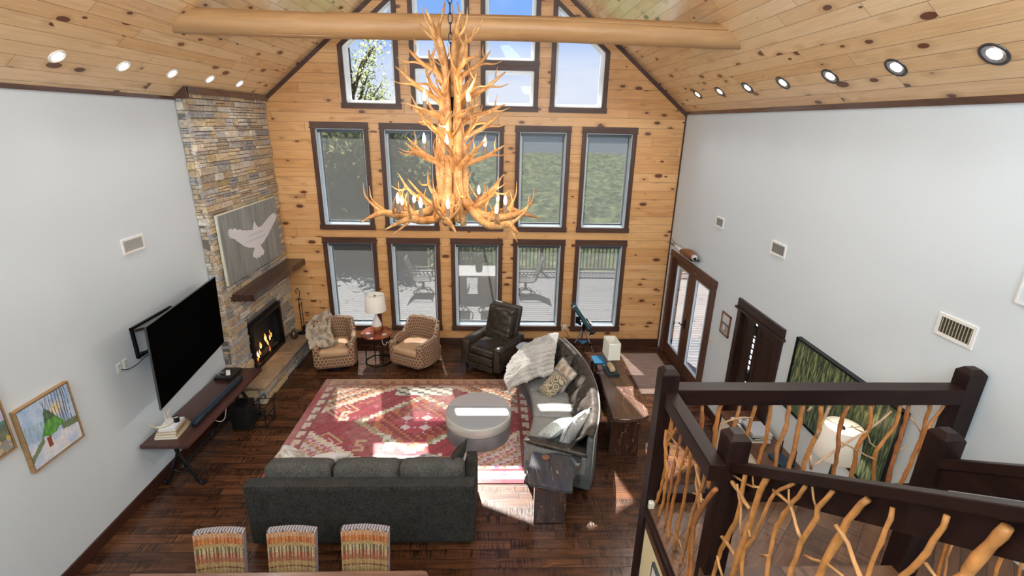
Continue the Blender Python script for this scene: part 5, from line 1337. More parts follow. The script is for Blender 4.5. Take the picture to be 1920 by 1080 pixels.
# rectangular-shade driftwood lamp on the console
la = thing('driftwood_lamp', 'table lamp with a white rectangular shade and driftwood body on the slab console', 'lamp', (1.93, 7.14, .70), radians(4))
MB().rbox((0, 0, .022), (.10, .19, .022), .008, 5).build('plinth', simple('teal_black_base', (.012, .03, .035), .35), la)
m_drift = simple('driftwood', (.55, .42, .24), .7, bumpscale=15, bstr=.5, var=.35)
MB().rbox((0, -.01, .085), (.045, .12, .045), .035, 12, fn=lambda P, q: [P[0]*(1+.25*mnoise.noise((P[1]*12, P[2]*12, 1))), P[1], P[2]*(1+.35*mnoise.noise((P[1]*9, P[0]*12, 4)))]).build('driftwood_body', m_drift, la, smooth=True, weld=True)
MB().tube([(0, .05, .1), (0, .05, .40)], .007, 6).build('stem', m_steel, la)
m_pshade = simple('white_paper_shade', (.84, .82, .72), .7)
mb = MB(); z0, z1 = .26, .55; x0_, y0_, x1_, y1_ = .10, .165, .095, .16
def ring(z, x, y, t=0): return [(-x+t, -y+t, z), (x-t, -y+t, z), (x-t, y-t, z), (-x+t, y-t, z)]
A_ = ring(z0, x0_, y0_)+ring(z1, x1_, y1_); B2 = ring(z0, x0_, y0_, .004)+ring(z1, x1_, y1_, .004)
mb.add([(a[0], a[1]+.05, a[2]) for a in A_+B2], [(0, 1, 5, 4), (1, 2, 6, 5), (2, 3, 7, 6), (3, 0, 4, 7), (9, 8, 12, 13), (10, 9, 13, 14), (11, 10, 14, 15), (8, 11, 15, 12), (4, 5, 13, 12), (5, 6, 14, 13), (6, 7, 15, 14), (7, 4, 12, 15), (1, 0, 8, 9), (2, 1, 9, 10), (3, 2, 10, 11), (0, 3, 11, 8)])
mb.build('lamp_shade', m_pshade, la)
tag(MB().rbox((0, 0, .012), (.10, .14, .012), .004, 3).build('blue_folder', simple('blue_folder', (.01, .14, .28), .4), loc=(1.80, 7.52, .701), rotz=.05), 'flat blue box lying at the far left of the slab console', 'box')
gl = thing('eyeglasses', 'pair of wire reading glasses lying on the slab console', 'glasses', (1.735, 7.07, .702))
mb = MB()
for dx in (-.03, .03): mb.tube([(dx+.022*cos(2*pi*i/14), .018*sin(2*pi*i/14), .006) for i in range(15)], .0022, 5)
mb.build('frame', m_steel, gl); MB().tube([(-.052, 0, .006), (-.05, .10, .004)], .002, 5).tube([(.052, 0, .006), (.12, .03, .004)], .002, 5).build('temples', m_steel, gl)

# ================================================================== DINING SET
def chaircol(u, v):
    s = v*30; r_ = int(s); st = (int(u*26) % 2)
    bands = [(0, .06, (.42, .30, .14), (.60, .50, .28)), (.06, .20, (.40, .34, .17), (.58, .50, .30)), (.20, .25, (.16, .035, .02), (.40, .26, .12)), (.25, .34, (.45, .33, .15), (.56, .44, .22)), (.34, .44, (.40, .13, .06), (.45, .26, .16)),
             (.44, .52, (.34, .07, .04), (.62, .50, .34)), (.52, .66, (.20, .17, .09), (.66, .60, .40)), (.66, .73, (.62, .46, .22), (.50, .40, .20)), (.73, .88, (.52, .15, .04), (.70, .36, .13)), (.88, .96, (.66, .36, .20), (.72, .52, .36)), (.96, 1.01, (.75, .70, .68), (.16, .16, .24))]
    for a, b, c1, c2 in bands:
        if a <= v < b: c = c1 if st else c2; break
    else: c = (.5, .4, .3)
    c = (c[0]*1.05, c[1]*.88, c[2]*.72); k_ = .50+.3*random.random(); return tuple(q*k_ for q in c)
m_kil = attrmat('striped_kilim', .9, 120, .5, .2, sheen=.2)
m_chw = simple('chair_frame_wood', (.03, .014, .010), .4)
dproto = thing('dining_chair', '', 'chair', (-2.50, 3.62, 0), 0, 'striped dining chairs along the table')
def dn(P, q): 
    P[1] += .03*(q[0]**2)*-1; return P
mb = MB(); hwid = .225
def face(u, v): 
    x = (2*u-1)*hwid; z = .50+.47*v; r_ = 1-max(0, abs(2*u-1)-.93)/.07*.0
    return (x, -.005+.03*(1-(2*u-1)**2)-.10*(v-.5)*-1-.0, z)
def chairbox():
    mb = MB(); N, K = 34, 30
    yf = lambda u, v: .0+.025*(1-(2*u-1)**2)+.09*v
    mb.grid(N, K, lambda u, v: ((2*u-1)*hwid*(1-.03*(1-v)), yf(u, v), .49+.455*v), chaircol)
    mb.grid(N, K, lambda u, v: ((1-2*u)*hwid*(1-.03*(1-v)), yf(1-u, v)+.06, .49+.455*v), chaircol)
    zig = lambda u, v: (.75, .72, .70) if int(u*17) % 2 else (.15, .15, .24)
    mb.grid(N, 2, lambda u, v: ((2*u-1)*hwid, yf(u, 1)+.06*v, .945+.006*sin(pi*v)), lambda u, v: (.40, .36, .34) if int(u*34) % 2 else (.10, .09, .13))
    for s in (-1, 1):
        mb.grid(2, K, lambda u, v: (s*hwid*(1-.03*(1-v))+s*.004*sin(pi*u), yf(0, v)+.06*u, .49+.455*v), lambda u, v: (.34, .31, .32) if int(v*30) % 2 else (.09, .075, .13))
    return mb
chairbox().build('backrest', m_kil, dproto)
MB().rbox((0, -.20, .45), (.235, .225, .045), .025, 6, puff=(0, 0, .01)).build('seat', simple('rust_seat', (.34, .12, .06), .9), dproto, weld=True)
for sx in (-1, 1):
    MB().tube([(sx*.19, .12, 0), (sx*.19, .05, .40), (sx*.19, .06, .52)], .018, 6).build('leg', m_chw, dproto)
    MB().tube([(sx*.20, -.38, 0), (sx*.20, -.38, .41)], .018, 6).build('leg', m_chw, dproto)
labs = ['leftmost of the three striped dining chairs behind the table', 'middle one of the three striped dining chairs behind the table', 'rightmost of the three striped dining chairs behind the table']
for i, x in enumerate((-2.55, -1.89, -1.215)):
    c = dproto if i == 0 else copy_tree(dproto)
    c.location = (x, 3.49+.01*i, -.0); c.rotation_euler.z = (0.04, .0, -.04)[i]; c['label'] = labs[i]
dt = thing('dining_table', 'long rustic wood dining table edge at the bottom of the view', 'table', (-1.85, 2.80, 0))
m_dtab = wood('dining_table_wood', (.10, .05, .035), (.24, .13, .085), 0, rough=.3, coat=.3)
pts = [(-1.35, -.5), (1.22, -.5), (1.26, -.45), (1.27, .48), (1.25, .515), (1.21, .525), (-1.35, .525)]
MB().prism(pts, .715, .765).build('tabletop', m_dtab, dt, bevel=.008)
for sx in (-1, 1): MB().box((sx*1.0-.06, -.40, 0), (sx*1.0+.06, .40, .715)).build('trestle', m_chw, dt, bevel=.01)

# ================================================================== RIGHT WALL
pf = thing('framed_photo', 'small wood-framed photograph between the glass doors and the dark door', 'picture', (XR, 6.83, 1.69))
a, b = .145, .175; mo = wood('walnut_picture_frame', (.12, .045, .02), (.24, .10, .045), 2)
mb = MB(); mb.box((-.022, -a, -b), (0, -a+.025, b)); mb.box((-.022, a-.025, -b), (0, a, b)); mb.box((-.022, -a, b-.025), (0, a, b)); mb.box((-.022, -a, -b), (0, a, -b+.025)); mb.build('frame', mo, pf, bevel=.002)
def photo(u, v):
    c = lerp3((.45, .47, .48), (.68, .70, .72), v); 
    if v < .45: c = lerp3((.22, .22, .22), (.45, .45, .45), .5+nz(u*9, v*9))
    if abs(u-.35) < .1+.05*nz(v*8, 0) and .15 < v < .5: c = (.75, .75, .74)
    if abs(v-.5) < .05: c = (.12, .12, .13)
    return c
raster('photo', 30, 36, photo, lambda u, v: (-.012, a-.025-(2*a-.05)*u, (-b+.025)+(2*b-.05)*v), m_paint, pf)
sw = thing('light_switch', 'cream switch plate between the glass doors and the small framed photo', 'light switch', (XR, 7.20, 1.27))
MB().box((-.006, -.06, -.058), (0, .06, .058)).build('cover_plate', simple('cream_plate', (.75, .70, .58), .4), sw, bevel=.002)
for dy in (-.025, .025): MB().box((-.012, dy-.006, -.014), (-.004, dy+.006, .014)).build('toggle', m_white, sw)
# big grass painting
gp = thing('grass_painting', 'large black-framed painting of tall green grass on the right wall', 'painting', (XR, 4.28, 1.835)); a, b = .79, .455
mb = MB(); f = .022; mb.box((-.06, -a, -b), (0, -a+f, b)); mb.box((-.06, a-f, -b), (0, a, b)); mb.box((-.06, -a, b-f), (0, a, b)); mb.box((-.06, -a, -b), (0, a, -b+f)); mb.build('frame', m_black, gp)
g = G('grass_paint'); P = g.obj(); n1 = g.noise(g.vmath('MULTIPLY', P, (1., 48., 5.)), 1., 4, .65, .8); n2 = g.noise(P, 2.2, 3)
z_ = g.sep(P)[2]
c = g.ramp(n1, [(.38, (.012, .030, .020)), (.48, (.055, .080, .040)), (.55, (.16, .20, .08)), (.63, (.36, .38, .19))]); c = g.mix(g.maprange(z_, -.5, .25, .75, 0.), c, g.mix(.5, c, (.03, .09, .085))); g.bsdf(c, .5, 0., g.bump(n1, .2, .01)); 
MB().box((-.045, -a+f, -b+f), (-.01, a-f, b-f)).build('picture', g.m, gp)
# duck carving above the glass doors
du = thing('pheasant_ornament', 'mounted wooden bird ornament with a long tail above the glass doors', 'ornament', (XR-.12, 8.30, 2.34))
m_rust = simple('rust_feathers', (.20, .075, .03), .6, bumpscale=40, var=.5)
MB().tube([(0, .42, .045), (0, .26, .06), (0, .08, .075), (0, -.06, .08), (0, -.16, .085), (0, -.22, .08)], [.03, .06, .085, .08, .06, .03], 14, smooth=4).build('body', m_rust, du, smooth=True)
MB().tube([(0, -.20, .08), (-.01, -.26, .085), (-.02, -.31, .08)], [.045, .055, .04], 12, smooth=3).build('head', simple('white_black_head', (.55, .55, .55), .5, var=.8, bumpscale=9), du, smooth=True)
MB().tube([(-.02, -.31, .08), (-.03, -.36, .07)], [.03, .012], 8).build('bill', m_black, du)
MB().tube([(0, .40, .045), (0, .60, .055), (0, .78, .06)], [.045, .035, .02], 8, smooth=3).build('white_feathers', simple('white_feather', (.62, .60, .55), .7), du, smooth=True)
mb = MB()
for dx in (-.02, .0, .02): mb.tube([(dx, .70, .06), (dx*2, .95, .075+dx), (dx*2.5, 1.12, .09+dx*2)], [.010, .007, .002], 6)
mb.build('tail', m_black, du)
MB().box((-.03, -.20, .003), (.12, .35, .018)).build('mount_board', m_black, du)

# sideboard
sbd = thing('sideboard', 'white sideboard with a dark wood top under the grass painting', 'sideboard', (3.36, 4.45, 0))
MB().rbox((0, 0, .835), (.225, 1.29, .018), .006, 4).build('wood_top', wood('sideboard_top', (.05, .022, .014), (.15, .07, .04), 1, rough=.3, coat=.3), sbd)
m_cw = simple('cream_white_cabinet', (.72, .68, .58), .5)
MB().box((-.20, -1.25, .06), (.215, 1.25, .817)).build('cabinet_body', m_cw, sbd)
for i in range(4):
    y = 1.25-.625*(i+.5)
    d = MB().box((-.218, y-.295, .12), (-.20, y+.295, .78)).box((-.222, y-.30, .70), (-.21, y+.30, .78)).build('door', m_cw, sbd, bevel=.003)
    MB().box((-.232, y+.20, .45), (-.218, y+.215, .60)).build('handle', m_black, d)
    mb = MB(); mb.box((-.225, y+.27, .70), (-.219, y+.30, .80)); mb.box((-.225, y-.30, .70), (-.219, y-.27, .80)); mb.build('strap_hinge', m_iron, d)
for sx in (-.17, .18):
    for sy in (-1.2, 1.2): MB().box((sx-.025, sy-.025, 0), (sx+.025, sy+.025, .062)).build('foot', m_black, sbd)
z = .8535; kk_ = [(.50, .42, .34), (.68, .66, .60), (.12, .11, .12), (.45, .42, .42), (.30, .10, .08)]
nm = ['white book at the bottom of the magazine stack on the sideboard', 'grey book second from the bottom on the sideboard', 'dark hardback in the middle of the sideboard stack', 'pale book second from the top of the sideboard stack', 'glossy picture magazine on top of the sideboard stack']
for i, (l, w_, h, cc) in enumerate(((.30, .24, .025, (.70, .68, .62)), (.29, .23, .022, (.35, .36, .38)), (.31, .24, .028, (.05, .06, .07)), (.30, .24, .02, (.62, .60, .58)), (.31, .25, .015, (.40, .42, .48)))):
    t_ = book(nm[i], (3.35, 5.16, z), 1.57+.06*(i % 3-1), l, w_, h, cc, 'books stacked on the sideboard'); z += h+.0006
def mag(u, v): return lerp3((.12, .12, .16), (.72, .70, .68), .5+1.8*nz(u*7, v*9, 5)+.5*nz(u*25, v*25))
mg = thing('magazine', 'open illustrated magazine lying beside the sideboard book stack', 'magazine', (3.33, 5.42, .8537), .1)
MB().box((-.11, -.15, 0), (.11, .15, .012)).build('pages', simple('magazine_pages', (.7, .7, .68), .5), mg)
raster('cover', 30, 40, mag, lambda u, v: (-.11+.22*u, -.15+.30*v, .0126), m_paint, mg)
ro = thing('wifi_router', 'dark blue-black router with upright antennas on the sideboard', 'router', (3.40, 4.66, .8535), .25)
MB().rbox((0, 0, .022), (.09, .12, .020), .012, 5).build('case', simple('blue_black_case', (.01, .03, .06), .3), ro)
for dx, dy in ((.08, .10), (.08, -.10)): MB().tube([(dx, dy, .03), (dx+.01, dy+.01, .20)], [.008, .006], 6).build('antenna', m_black, ro)
tag(MB().rbox((0, 0, .012), (.03, .06, .012), .005, 3).build('white_adapter', m_white, loc=(3.33, 4.47, .8535), rotz=.4), 'small white plug adapter lying next to the router', 'adapter')
tag(MB().lathe([(.07, 0), (.075, .02), (.07, .05), (.05, .07), (.001, .08)], 24).build('white_speaker_puck', m_white, loc=(3.34, 4.26, .8535), smooth=True), 'white rounded puck device on the sideboard below the lamp', 'smart speaker')
l2_ = thing('sideboard_lamp', 'black-based lamp with a large cream drum shade on the sideboard', 'lamp', (3.31, 3.82, .8535))
MB().lathe([(.08, 0), (.085, .02), (.03, .04), (.055, .14), (.06, .25), (.03, .36), (.02, .42), (.012, .72)], 24).build('lamp_base', m_black, l2_, smooth=True)
l_ = bpy.data.lights.new('lamp_light', 'POINT'); l_.energy = 3.5; l_.color = (1, .86, .68); l_.shadow_soft_size = .05
o_ = bpy.data.objects.new('lamp_light', l_); COL.objects.link(o_); o_.parent = l2_; o_.location = (0, 0, .9)
shade(l2_, .195, .165, .76, 1.08, m_shadec)
# ================================================================== STAIR LANDING AND RAILINGS
LZ = 1.80
def post(name, label, x0, x1, y0, y1, z0, z1, g_='stair posts'):
    mb = MB(); c = .03; zc_ = z1-.035; mb.box((x0, y0, z0), (x1, y1, zc_))
    mb.hexa([(x0, y0, zc_), (x1, y0, zc_), (x1, y1, zc_), (x0, y1, zc_), (x0+c, y0+c, z1), (x1-c, y0+c, z1), (x1-c, y1-c, z1), (x0+c, y1-c, z1)])
    return tag(mb.build(name, m_railz, bevel=.004), label, 'post', g_)
post('newel_post', 'dark square post at the far left corner of the stair landing, reaching the floor', 1.185, 1.31, 2.99, 3.115, 0, 2.965)
post('newel_post', 'dark square post against the right wall at the far end of the landing rail', 3.425, 3.56, 2.99, 3.115, LZ, 2.965)
post('newel_post', 'dark square post nearest the camera where the three left rails meet', 1.31, 1.435, 2.225, 2.35, LZ-.1, 2.975)
post('newel_post', 'dark square post on the right starting the wall-side stair rail', 2.545, 2.67, 2.225, 2.35, LZ-.1, 2.975)
m_twig = attrmat('peeled_twig', .5, 14, .5, .5)
rt_ = random.Random(21)
TW = [(.44, .17, .045), (.50, .21, .06), (.38, .14, .045), (.46, .20, .07)]
def stick(parent, path, rpx, ax, val, name='twig_baluster', tcol=None, r2=None, jit=.004, seg=8):
    P = [at(u, v, ax, val) for u, v in path]
    def dep(p): return (p-Vector((0, 0, CAMZ))).dot(CF)
    r2 = r2 if r2 is not None else rpx
    n = len(P); R_ = [(rpx+(r2-rpx)*i/(n-1))*dep(p)/FPX*(dep(p)/(p-Vector((0, 0, CAMZ))).length)**1.5 for i, p in enumerate(P)]
    for p in P:
        p[ax] += rt_.uniform(-.008, .008)
    # subdivide with slight knotty wobble
    Q, RR = [], []
    for i in range(n-1):
        m = max(2, int((P[i+1]-P[i]).length/.05))
        for k_ in range(m):
            t = k_/m; p0, p1, p2, p3 = P[max(0, i-1)], P[i], P[i+1], P[min(n-1, i+2)]
            q = .5*((2*p1)+(p2-p0)*t+(2*p0-5*p1+4*p2-p3)*t*t+(3*p1-p0-3*p2+p3)*t**3)
            q = q+Vector([rt_.uniform(-jit, jit) for _ in range(3)]); Q.append(q); r = R_[i]*(1-t)+R_[i+1]*t
            RR.append(r*(1+(.22 if rt_.random() < .14 else 0)+rt_.uniform(-.06, .06)))
    Q.append(P[-1]); RR.append(R_[-1]*.92)
    mb = MB().col(tcol or rt_.choice(TW)).tube(Q, RR, seg)
    o = mb.build(name, m_twig, parent, smooth=True); o.location = -Vector(parent.location); return o
def c3(pts): return [(1280+x/3, 720+y/3) for x, y in pts]
def c6(pts): return [(1220+x/3, 720+y/3) for x, y in pts]
# --- far landing rail
r1 = thing('landing_railing', 'dark far railing of the stair landing with peeled twig balusters, running to the right wall', 'railing', (1.31, 3.05, LZ), 0, 'twig railings of the stair')
def RW(o, r): o.location = -Vector(r.location); return o
RW(MB().box((1.31, 2.99, 2.69), (3.427, 3.11, 2.815)).build('handrail', m_railx, r1, bevel=.006), r1)
RW(MB().box((1.31, 3.0, LZ+.005), (3.58, 3.10, LZ+.095)).build('bottom_rail', m_railx, r1, bevel=.004), r1)
far = [([(110,118),(105,240),(98,400),(80,560)], 4.2), ([(215,118),(190,220),(175,350),(160,480),(140,590)], 4.6), ([(320,118),(295,235),(280,400),(262,590)], 4), ([(410,118),(370,260),(345,420),(330,590)], 4.2),
 ([(500,118),(470,290),(425,440),(412,590)], 4.2), ([(605,118),(575,260),(540,350),(525,450),(505,590)], 4.8), ([(680,118),(640,280),(620,400),(595,460),(570,600)], 5.6), ([(780,118),(755,280),(700,400),(680,475),(660,600)], 5),
 ([(930,118),(890,240),(865,400),(850,500),(840,600)], 4.8), ([(1060,118),(1045,240),(985,350),(955,515),(935,610)], 5.4), ([(1225,118),(1200,230),(1150,300),(1090,370),(1080,450),(1070,540),(1060,620)], 4.6),
 ([(1270,118),(1240,250),(1205,350),(1150,550),(1135,630)], 5.2), ([(1395,118),(1370,220),(1340,320),(1225,560),(1200,640)], 4.8), ([(1475,120),(1380,250),(1345,330),(1300,560),(1280,650)], 4.6)]
for pth, r in far:
    q = c3(pth); stick(r1, q, r, 1, 3.05)
for pth, r in (([(830,125),(775,230),(752,300)], 3.6), ([(740,460),(900,350),(1060,250),(1180,155)], 2.6), ([(890,325),(1000,385),(1090,430)], 2.2), ([(945,235),(1010,268)], 2), ([(215,225),(290,195),(395,190)], 2), ([(1040,285),(1060,330),(1095,362)], 2), ([(1215,380),(1250,345)], 2), ([(700,150),(725,125)], 2.6), ([(715,400),(725,480)], 4), ([(1285,190),(1340,270)], 2)):
    stick(r1, c3(pth), r, 1, 3.04, 'twig_branch', (.55, .34, .2))
# --- left landing rail
r2 = thing('landing_railing', 'short dark left railing of the landing with twigs, running toward the camera', 'railing', (1.25, 2.7, LZ), 0, 'twig railings of the stair')
RW(MB().box((1.212, 2.21, 2.69), (1.308, 2.99, 2.80)).build('handrail', m_raily, r2, bevel=.006), r2)
RW(MB().box((1.165, .2, LZ-.06), (1.315, 2.99, LZ-.02)).box((1.178, .2, LZ-.10), (1.20, 2.99, LZ-.06)).build('curb_cap', m_raily, r2, bevel=.004), r2)
left = [([(82,255),(85,330),(90,400),(60,560),(25,690)], 4), ([(160,220),(90,330),(80,400),(95,480),(70,640),(48,752)], 4.2), ([(182,250),(135,420),(115,560),(75,805)], 4), ([(225,320),(170,490),(120,660),(100,875)], 4.6),
 ([(238,335),(205,540),(185,640),(155,790),(130,940)], 5), ([(320,465),(280,600),(240,700),(205,860),(160,1025)], 4.8), ([(365,590),(290,690),(245,800),(230,950),(215,1110)], 7), ([(272,400),(255,560),(270,700),(215,900),(205,1120)], 4), ([(95,95),(112,180),(118,235),(95,330)], 3), ([(128,175),(100,260),(78,330)], 3.4)]
for pth, r in left: stick(r2, c6(pth), r*.82, 0, 1.255)
for pth, r in (([(105,330),(165,490)], 3.2), ([(90,262),(150,350),(208,440)], 1.6), ([(250,450),(272,600),(290,665)], 3.2), ([(235,610),(300,655)], 1.8), ([(145,870),(165,890),(172,925)], 1.4), ([(165,500),(200,460)], 3)):
    stick(r2, c6(pth), r, 0, 1.25, 'twig_branch', (.50, .26, .10))
# --- stair rail rising toward the camera
r3 = thing('stair_railing', 'near dark stair railing with thick peeled branches, rising to the right toward the camera', 'railing', (1.39, 1.5, LZ), 0, 'twig railings of the stair')
def slopebox(mb, x0, x1, top, bot, y0, y1, xp):
    a, b = at(*top[0], 0, xp), at(*top[1], 0, xp); c, d = at(*bot[0], 0, xp), at(*bot[1], 0, xp)
    zt = lambda y: a.z+(b.z-a.z)*(y-a.y)/(b.y-a.y); zb_ = lambda y: c.z+(d.z-c.z)*(y-c.y)/(d.y-c.y)
    mb.hexa([(x0, y0, zb_(y0)), (x1, y0, zb_(y0)), (x1, y1, zb_(y1)), (x0, y1, zb_(y1)), (x0, y0, zt(y0)), (x1, y0, zt(y0)), (x1, y1, zt(y1)), (x0, y1, zt(y1))]); return mb
RW(slopebox(MB(), 1.335, 1.435, ((1372, 868), (1920, 951)), ((1372, 886), (1920, 982)), .25, 2.23, 1.335).build('handrail', m_raily, r3, bevel=.005), r3)
RW(slopebox(MB(), 1.405, 1.435, ((1372, 880), (1920, 970)), ((1547, 962), (1920, 1057)), .25, 2.23, 1.405).build('sub_rail', m_raily, r3, bevel=.004), r3)
st = [([(355,505),(330,620),(300,750),(215,930),(180,1080),(150,1250)], 5.6), ([(470,525),(420,650),(385,760),(340,900),(280,1080),(230,1250)], 7.6), ([(630,555),(520,620),(470,730),(390,860),(340,950),(330,1080),(320,1250)], 4.6), ([(705,575),(620,670),(530,800),(490,920),(470,1080),(460,1250)], 5.6),
 ([(845,600),(770,700),(730,790),(670,900),(610,1080),(560,1250)], 6.8), ([(1035,640),(960,720),(890,830),(830,950),(770,1080),(700,1250)], 9.5), ([(1180,700),(1150,820),(1090,940),(1040,1080),(1010,1250)], 6.4), ([(1500,740),(1410,880),(1310,1000),(1240,1080),(1120,1220)], 9.5), ([(1830,800),(1720,900),(1600,1050),(1560,1110),(1440,1290)], 18)]
for pth, r in st: stick(r3, c3(pth), r, 0, 1.375, r2=r*1.05, seg=10, tcol=(.52, .23, .07))
for pth, r in (([(265,535),(320,610),(375,700)], 5), ([(184,825),(240,890),(300,975)], 4.6), ([(175,870),(190,960),(225,1080)], 3.4), ([(510,600),(600,680),(640,790),(670,880)], 4.4), ([(730,580),(745,710)], 3.2), ([(855,790),(920,900),(1000,1080),(1080,1200)], 6.4), ([(690,965),(790,1010),(900,1080)], 4), ([(1370,1005),(1450,1110)], 6), ([(315,560),(320,700),(330,850)], 3), ([(360,790),(380,860)], 3.2), ([(385,510),(400,570),(440,580)], 2.4), ([(365,568),(435,580)], 3), ([(600,595),(610,690)], 2.6), ([(440,968),(480,966)], 2.6), ([(290,515),(335,550)], 3)):
    stick(r3, c3(pth), r, 0, 1.365, 'twig_branch', (.54, .28, .11))
# --- wall-side stair rail
r4 = thing('stair_railing', 'dark wall-side stair railing behind the near one, rising toward the camera', 'railing', (2.6, 1.5, LZ), 0, 'twig railings of the stair')
RW(slopebox(MB(), 2.55, 2.665, ((1767, 861), (1920, 874)), ((1767, 880), (1920, 897)), .25, 2.23, 2.55).build('handrail', m_raily, r4, bevel=.005), r4)
RW(slopebox(MB(), 2.57, 2.64, ((1767, 878), (1920, 892)), ((1750, 916), (1920, 941)), .25, 2.23, 2.55).build('sub_rail', m_raily, r4, bevel=.004), r4)
RW(slopebox(MB(), 2.55, 2.67, ((1690, 1120), (1920, 1220)), ((1690, 1180), (1920, 1300)), .25, 2.23, 2.55).build('stringer', m_raily, r4), r4)
for pth, r in (([(1640,700),(1560,800),(1490,905),(1440,1040),(1420,1180)], 5), ([(1515,905),(1480,980),(1470,1080),(1450,1200)], 3.6), ([(1880,760),(1830,860),(1790,980),(1750,1090),(1720,1220)], 6), ([(1960,780),(1940,900),(1905,1010),(1880,1150)], 5), ([(1720,760),(1700,880),(1640,1000),(1590,1160)], 4)):
    stick(r4, c3(pth), r, 0, 2.6)
# --- landing, curb wall and steps
struct(MB().box((1.20, 2.28, LZ-.22), (XR, 3.10, LZ)).build('landing_floor', m_landfloor, uv=lambda c, n: (c.x*.7071+c.y*.7071, c.y*.7071-c.x*.7071)))
mw = MB(); mw.box((1.205, .15, 0), (1.30, 2.985, LZ-.06)); mw.box((1.31, 3.0, 0), (XR, 3.09, LZ-.22)); struct(mw.build('wall_stair', m_cream))
mbs = MB()
for i in range(7): mbs.box((1.30, 2.28-.26*(i+1), LZ-.2+.165*i), (2.56, 2.28-.26*i, LZ+.165*(i+1)))
struct(mbs.build('stair_steps', m_landfloor))
mbs = MB()
for i in range(9): mbs.box((2.67, 2.28-.25*(i+1), 0), (XR, 2.28-.25*i, max(.02, LZ-.19*(i+1))))
struct(mbs.build('stair_steps', m_landfloor))
struct(MB().box((XL, YB, 2.78), (2.56, .26, 2.98)).build('loft_floor', m_landfloor))
ko = thing('picture_frame', 'white picture with a dark grey frame on the cream wall below the landing rail', 'picture', (1.205, 2.48, 1.32))
MB().box((-.022, -.24, -.2), (0, .24, .2)).build('frame', simple('slate_frame', (.06, .075, .09), .4), ko, bevel=.003)
MB().box((-.024, -.215, -.175), (-.02, .215, .175)).build('picture', m_white, ko)
tag(MB().rbox((1.22, 2.965, LZ+.015), (.022, .022, .038), .012, 5).build('post_bumper', simple('cream_bumper', (.72, .68, .55), .4), smooth=True), 'small cream bumper block at the foot of the far left landing post', 'bumper')

for (x_, y_), n_ in zip(UPL, ('left', 'rear', 'right')):  # unseen torchiere bodies added to carry the fill uplights
    t = thing('added_uplight', 'unseen black torchiere added for fill on the loft behind the camera, %s one' % n_, 'lamp', (x_, y_, 2.98))
    MB().lathe([(.14, 0), (.14, .02), (.02, .04), (.012, .06), (.012, 1.50)], 20).build('pole', m_black, t)
    MB().lathe([(.02, 1.48), (.14, 1.55), (.25, 1.68), (.24, 1.68), (.13, 1.56), (.02, 1.50)], 28, cap=False).build('added_uplight_bowl', m_black, t, smooth=True)

# ================================================================== ANTLER CHANDELIER
ch = thing('antler_chandelier', 'huge tiered antler chandelier with lit candle bulbs hanging from the ridge', 'chandelier', (-.404, 4.65, 3.65))
g = G('antler'); P = g.obj(); n = g.noise(P, 7, 4, .6); n2 = g.noise(P, 60, 2); g.bsdf(g.ramp(g.math('ADD', g.math('MULTIPLY', n, .7), g.math('MULTIPLY', n2, .3)), [(.36, (.24, .095, .028)), (.5, (.46, .23, .08)), (.64, (.66, .42, .19))]), .45, 0., g.bump(n2, .3, .005), .4); m_ant = g.m
ra = random.Random(5)
def antler(az, pts, rads, tines, twist=0.):
    """pts in (r, t, z): radial, tangential, height above the chandelier origin; tines: (index, [(dr,dt,dz)...], r0)"""
    ca, sa = cos(az), sin(az)
    def X(p): return (p[0]*ca-p[1]*sa, p[0]*sa+p[1]*ca, p[2])
    mb = MB(); mb.tube([X(p) for p in pts], rads, 9, smooth=5)
    for i, d, r0 in tines:
        b = pts[i]; seq = [X(b)]+[X((b[0]+q[0], b[1]+q[1], b[2]+q[2])) for q in d]
        m = len(seq); mb.tube(seq, [r0*(1-.85*(k_/(m-1))**1.3) for k_ in range(m)], 8, smooth=4)
    return mb.build('antler', m_ant, ch, smooth=True)
# lower ring: big sweeping antlers
BULB = []
low = [200, 238, 274, 318, 352, 28, 68, 108, 148, 176]
for i, dg in enumerate(low):
    a = radians(dg+ra.uniform(-5, 5)); k_ = .93+ra.uniform(-.06, .06); dz = ra.uniform(-.03, .05); s = 1 if i % 2 else -1
    pts = [(.10, 0, .30), (.22*k_, .02*s, .16), (.40*k_, .03*s, .075+dz), (.58*k_, .02*s, .09+dz), (.70*k_, 0, .12+dz), (.80*k_, -.05*s, .10+dz), (.92*k_, -.10*s, .06+dz)]
    rads = [.036, .038, .036, .035, .029, .019, .004]
    t_ = [(2, [(.03, .04*s, .08), (.08, .07*s, .16), (.06, .07*s, .26)], .018), (4, [(.06, .04*s, .05), (.13, .08*s, .14), (.14, .09*s, .26)], .018), (3, [(.02, -.05*s, .04), (.03, -.12*s, .12), (.0, -.16*s, .22)], .016)]
    if i in (1, 3): t_.append((4, [(.05, -.02, -.04), (.10, -.05, -.08), (.16, -.08, -.12)], .018))
    antler(a, pts, rads, t_)
    BULB.append((a, .55*k_, .115+dz))
# inner lower cluster
for i in range(7):
    a = radians(i*51+20); antler(a, [(.06, 0, .05), (.16, .02, .16), (.30, .05, .24), (.42, .06, .34), (.52, .02, .47)], [.024, .024, .02, .014, .004], [(2, [(.05, -.05, .0), (.12, -.10, .04)], .013), (3, [(.08, .04, -.01), (.15, .05, .03)], .012)])
# trunk
for i in range(10):
    a = 2*pi*i/10; r = .085+.02*(i % 2); z0 = ra.uniform(.0, .15); z1 = ra.uniform(1.15, 1.35); tw = ra.uniform(-.3, .3)
    pts = []
    for k_ in range(7):
        f = k_/6; z = z0+(z1-z0)*f; rr = r*(1+.25*sin(f*6+i)); aa = a+tw*f*2; pts.append((rr*cos(aa), rr*sin(aa), z))
    MB().tube(pts, [.03, .038, .036, .034, .032, .03, .024], 9, smooth=4).build('antler', m_ant, ch, smooth=True)
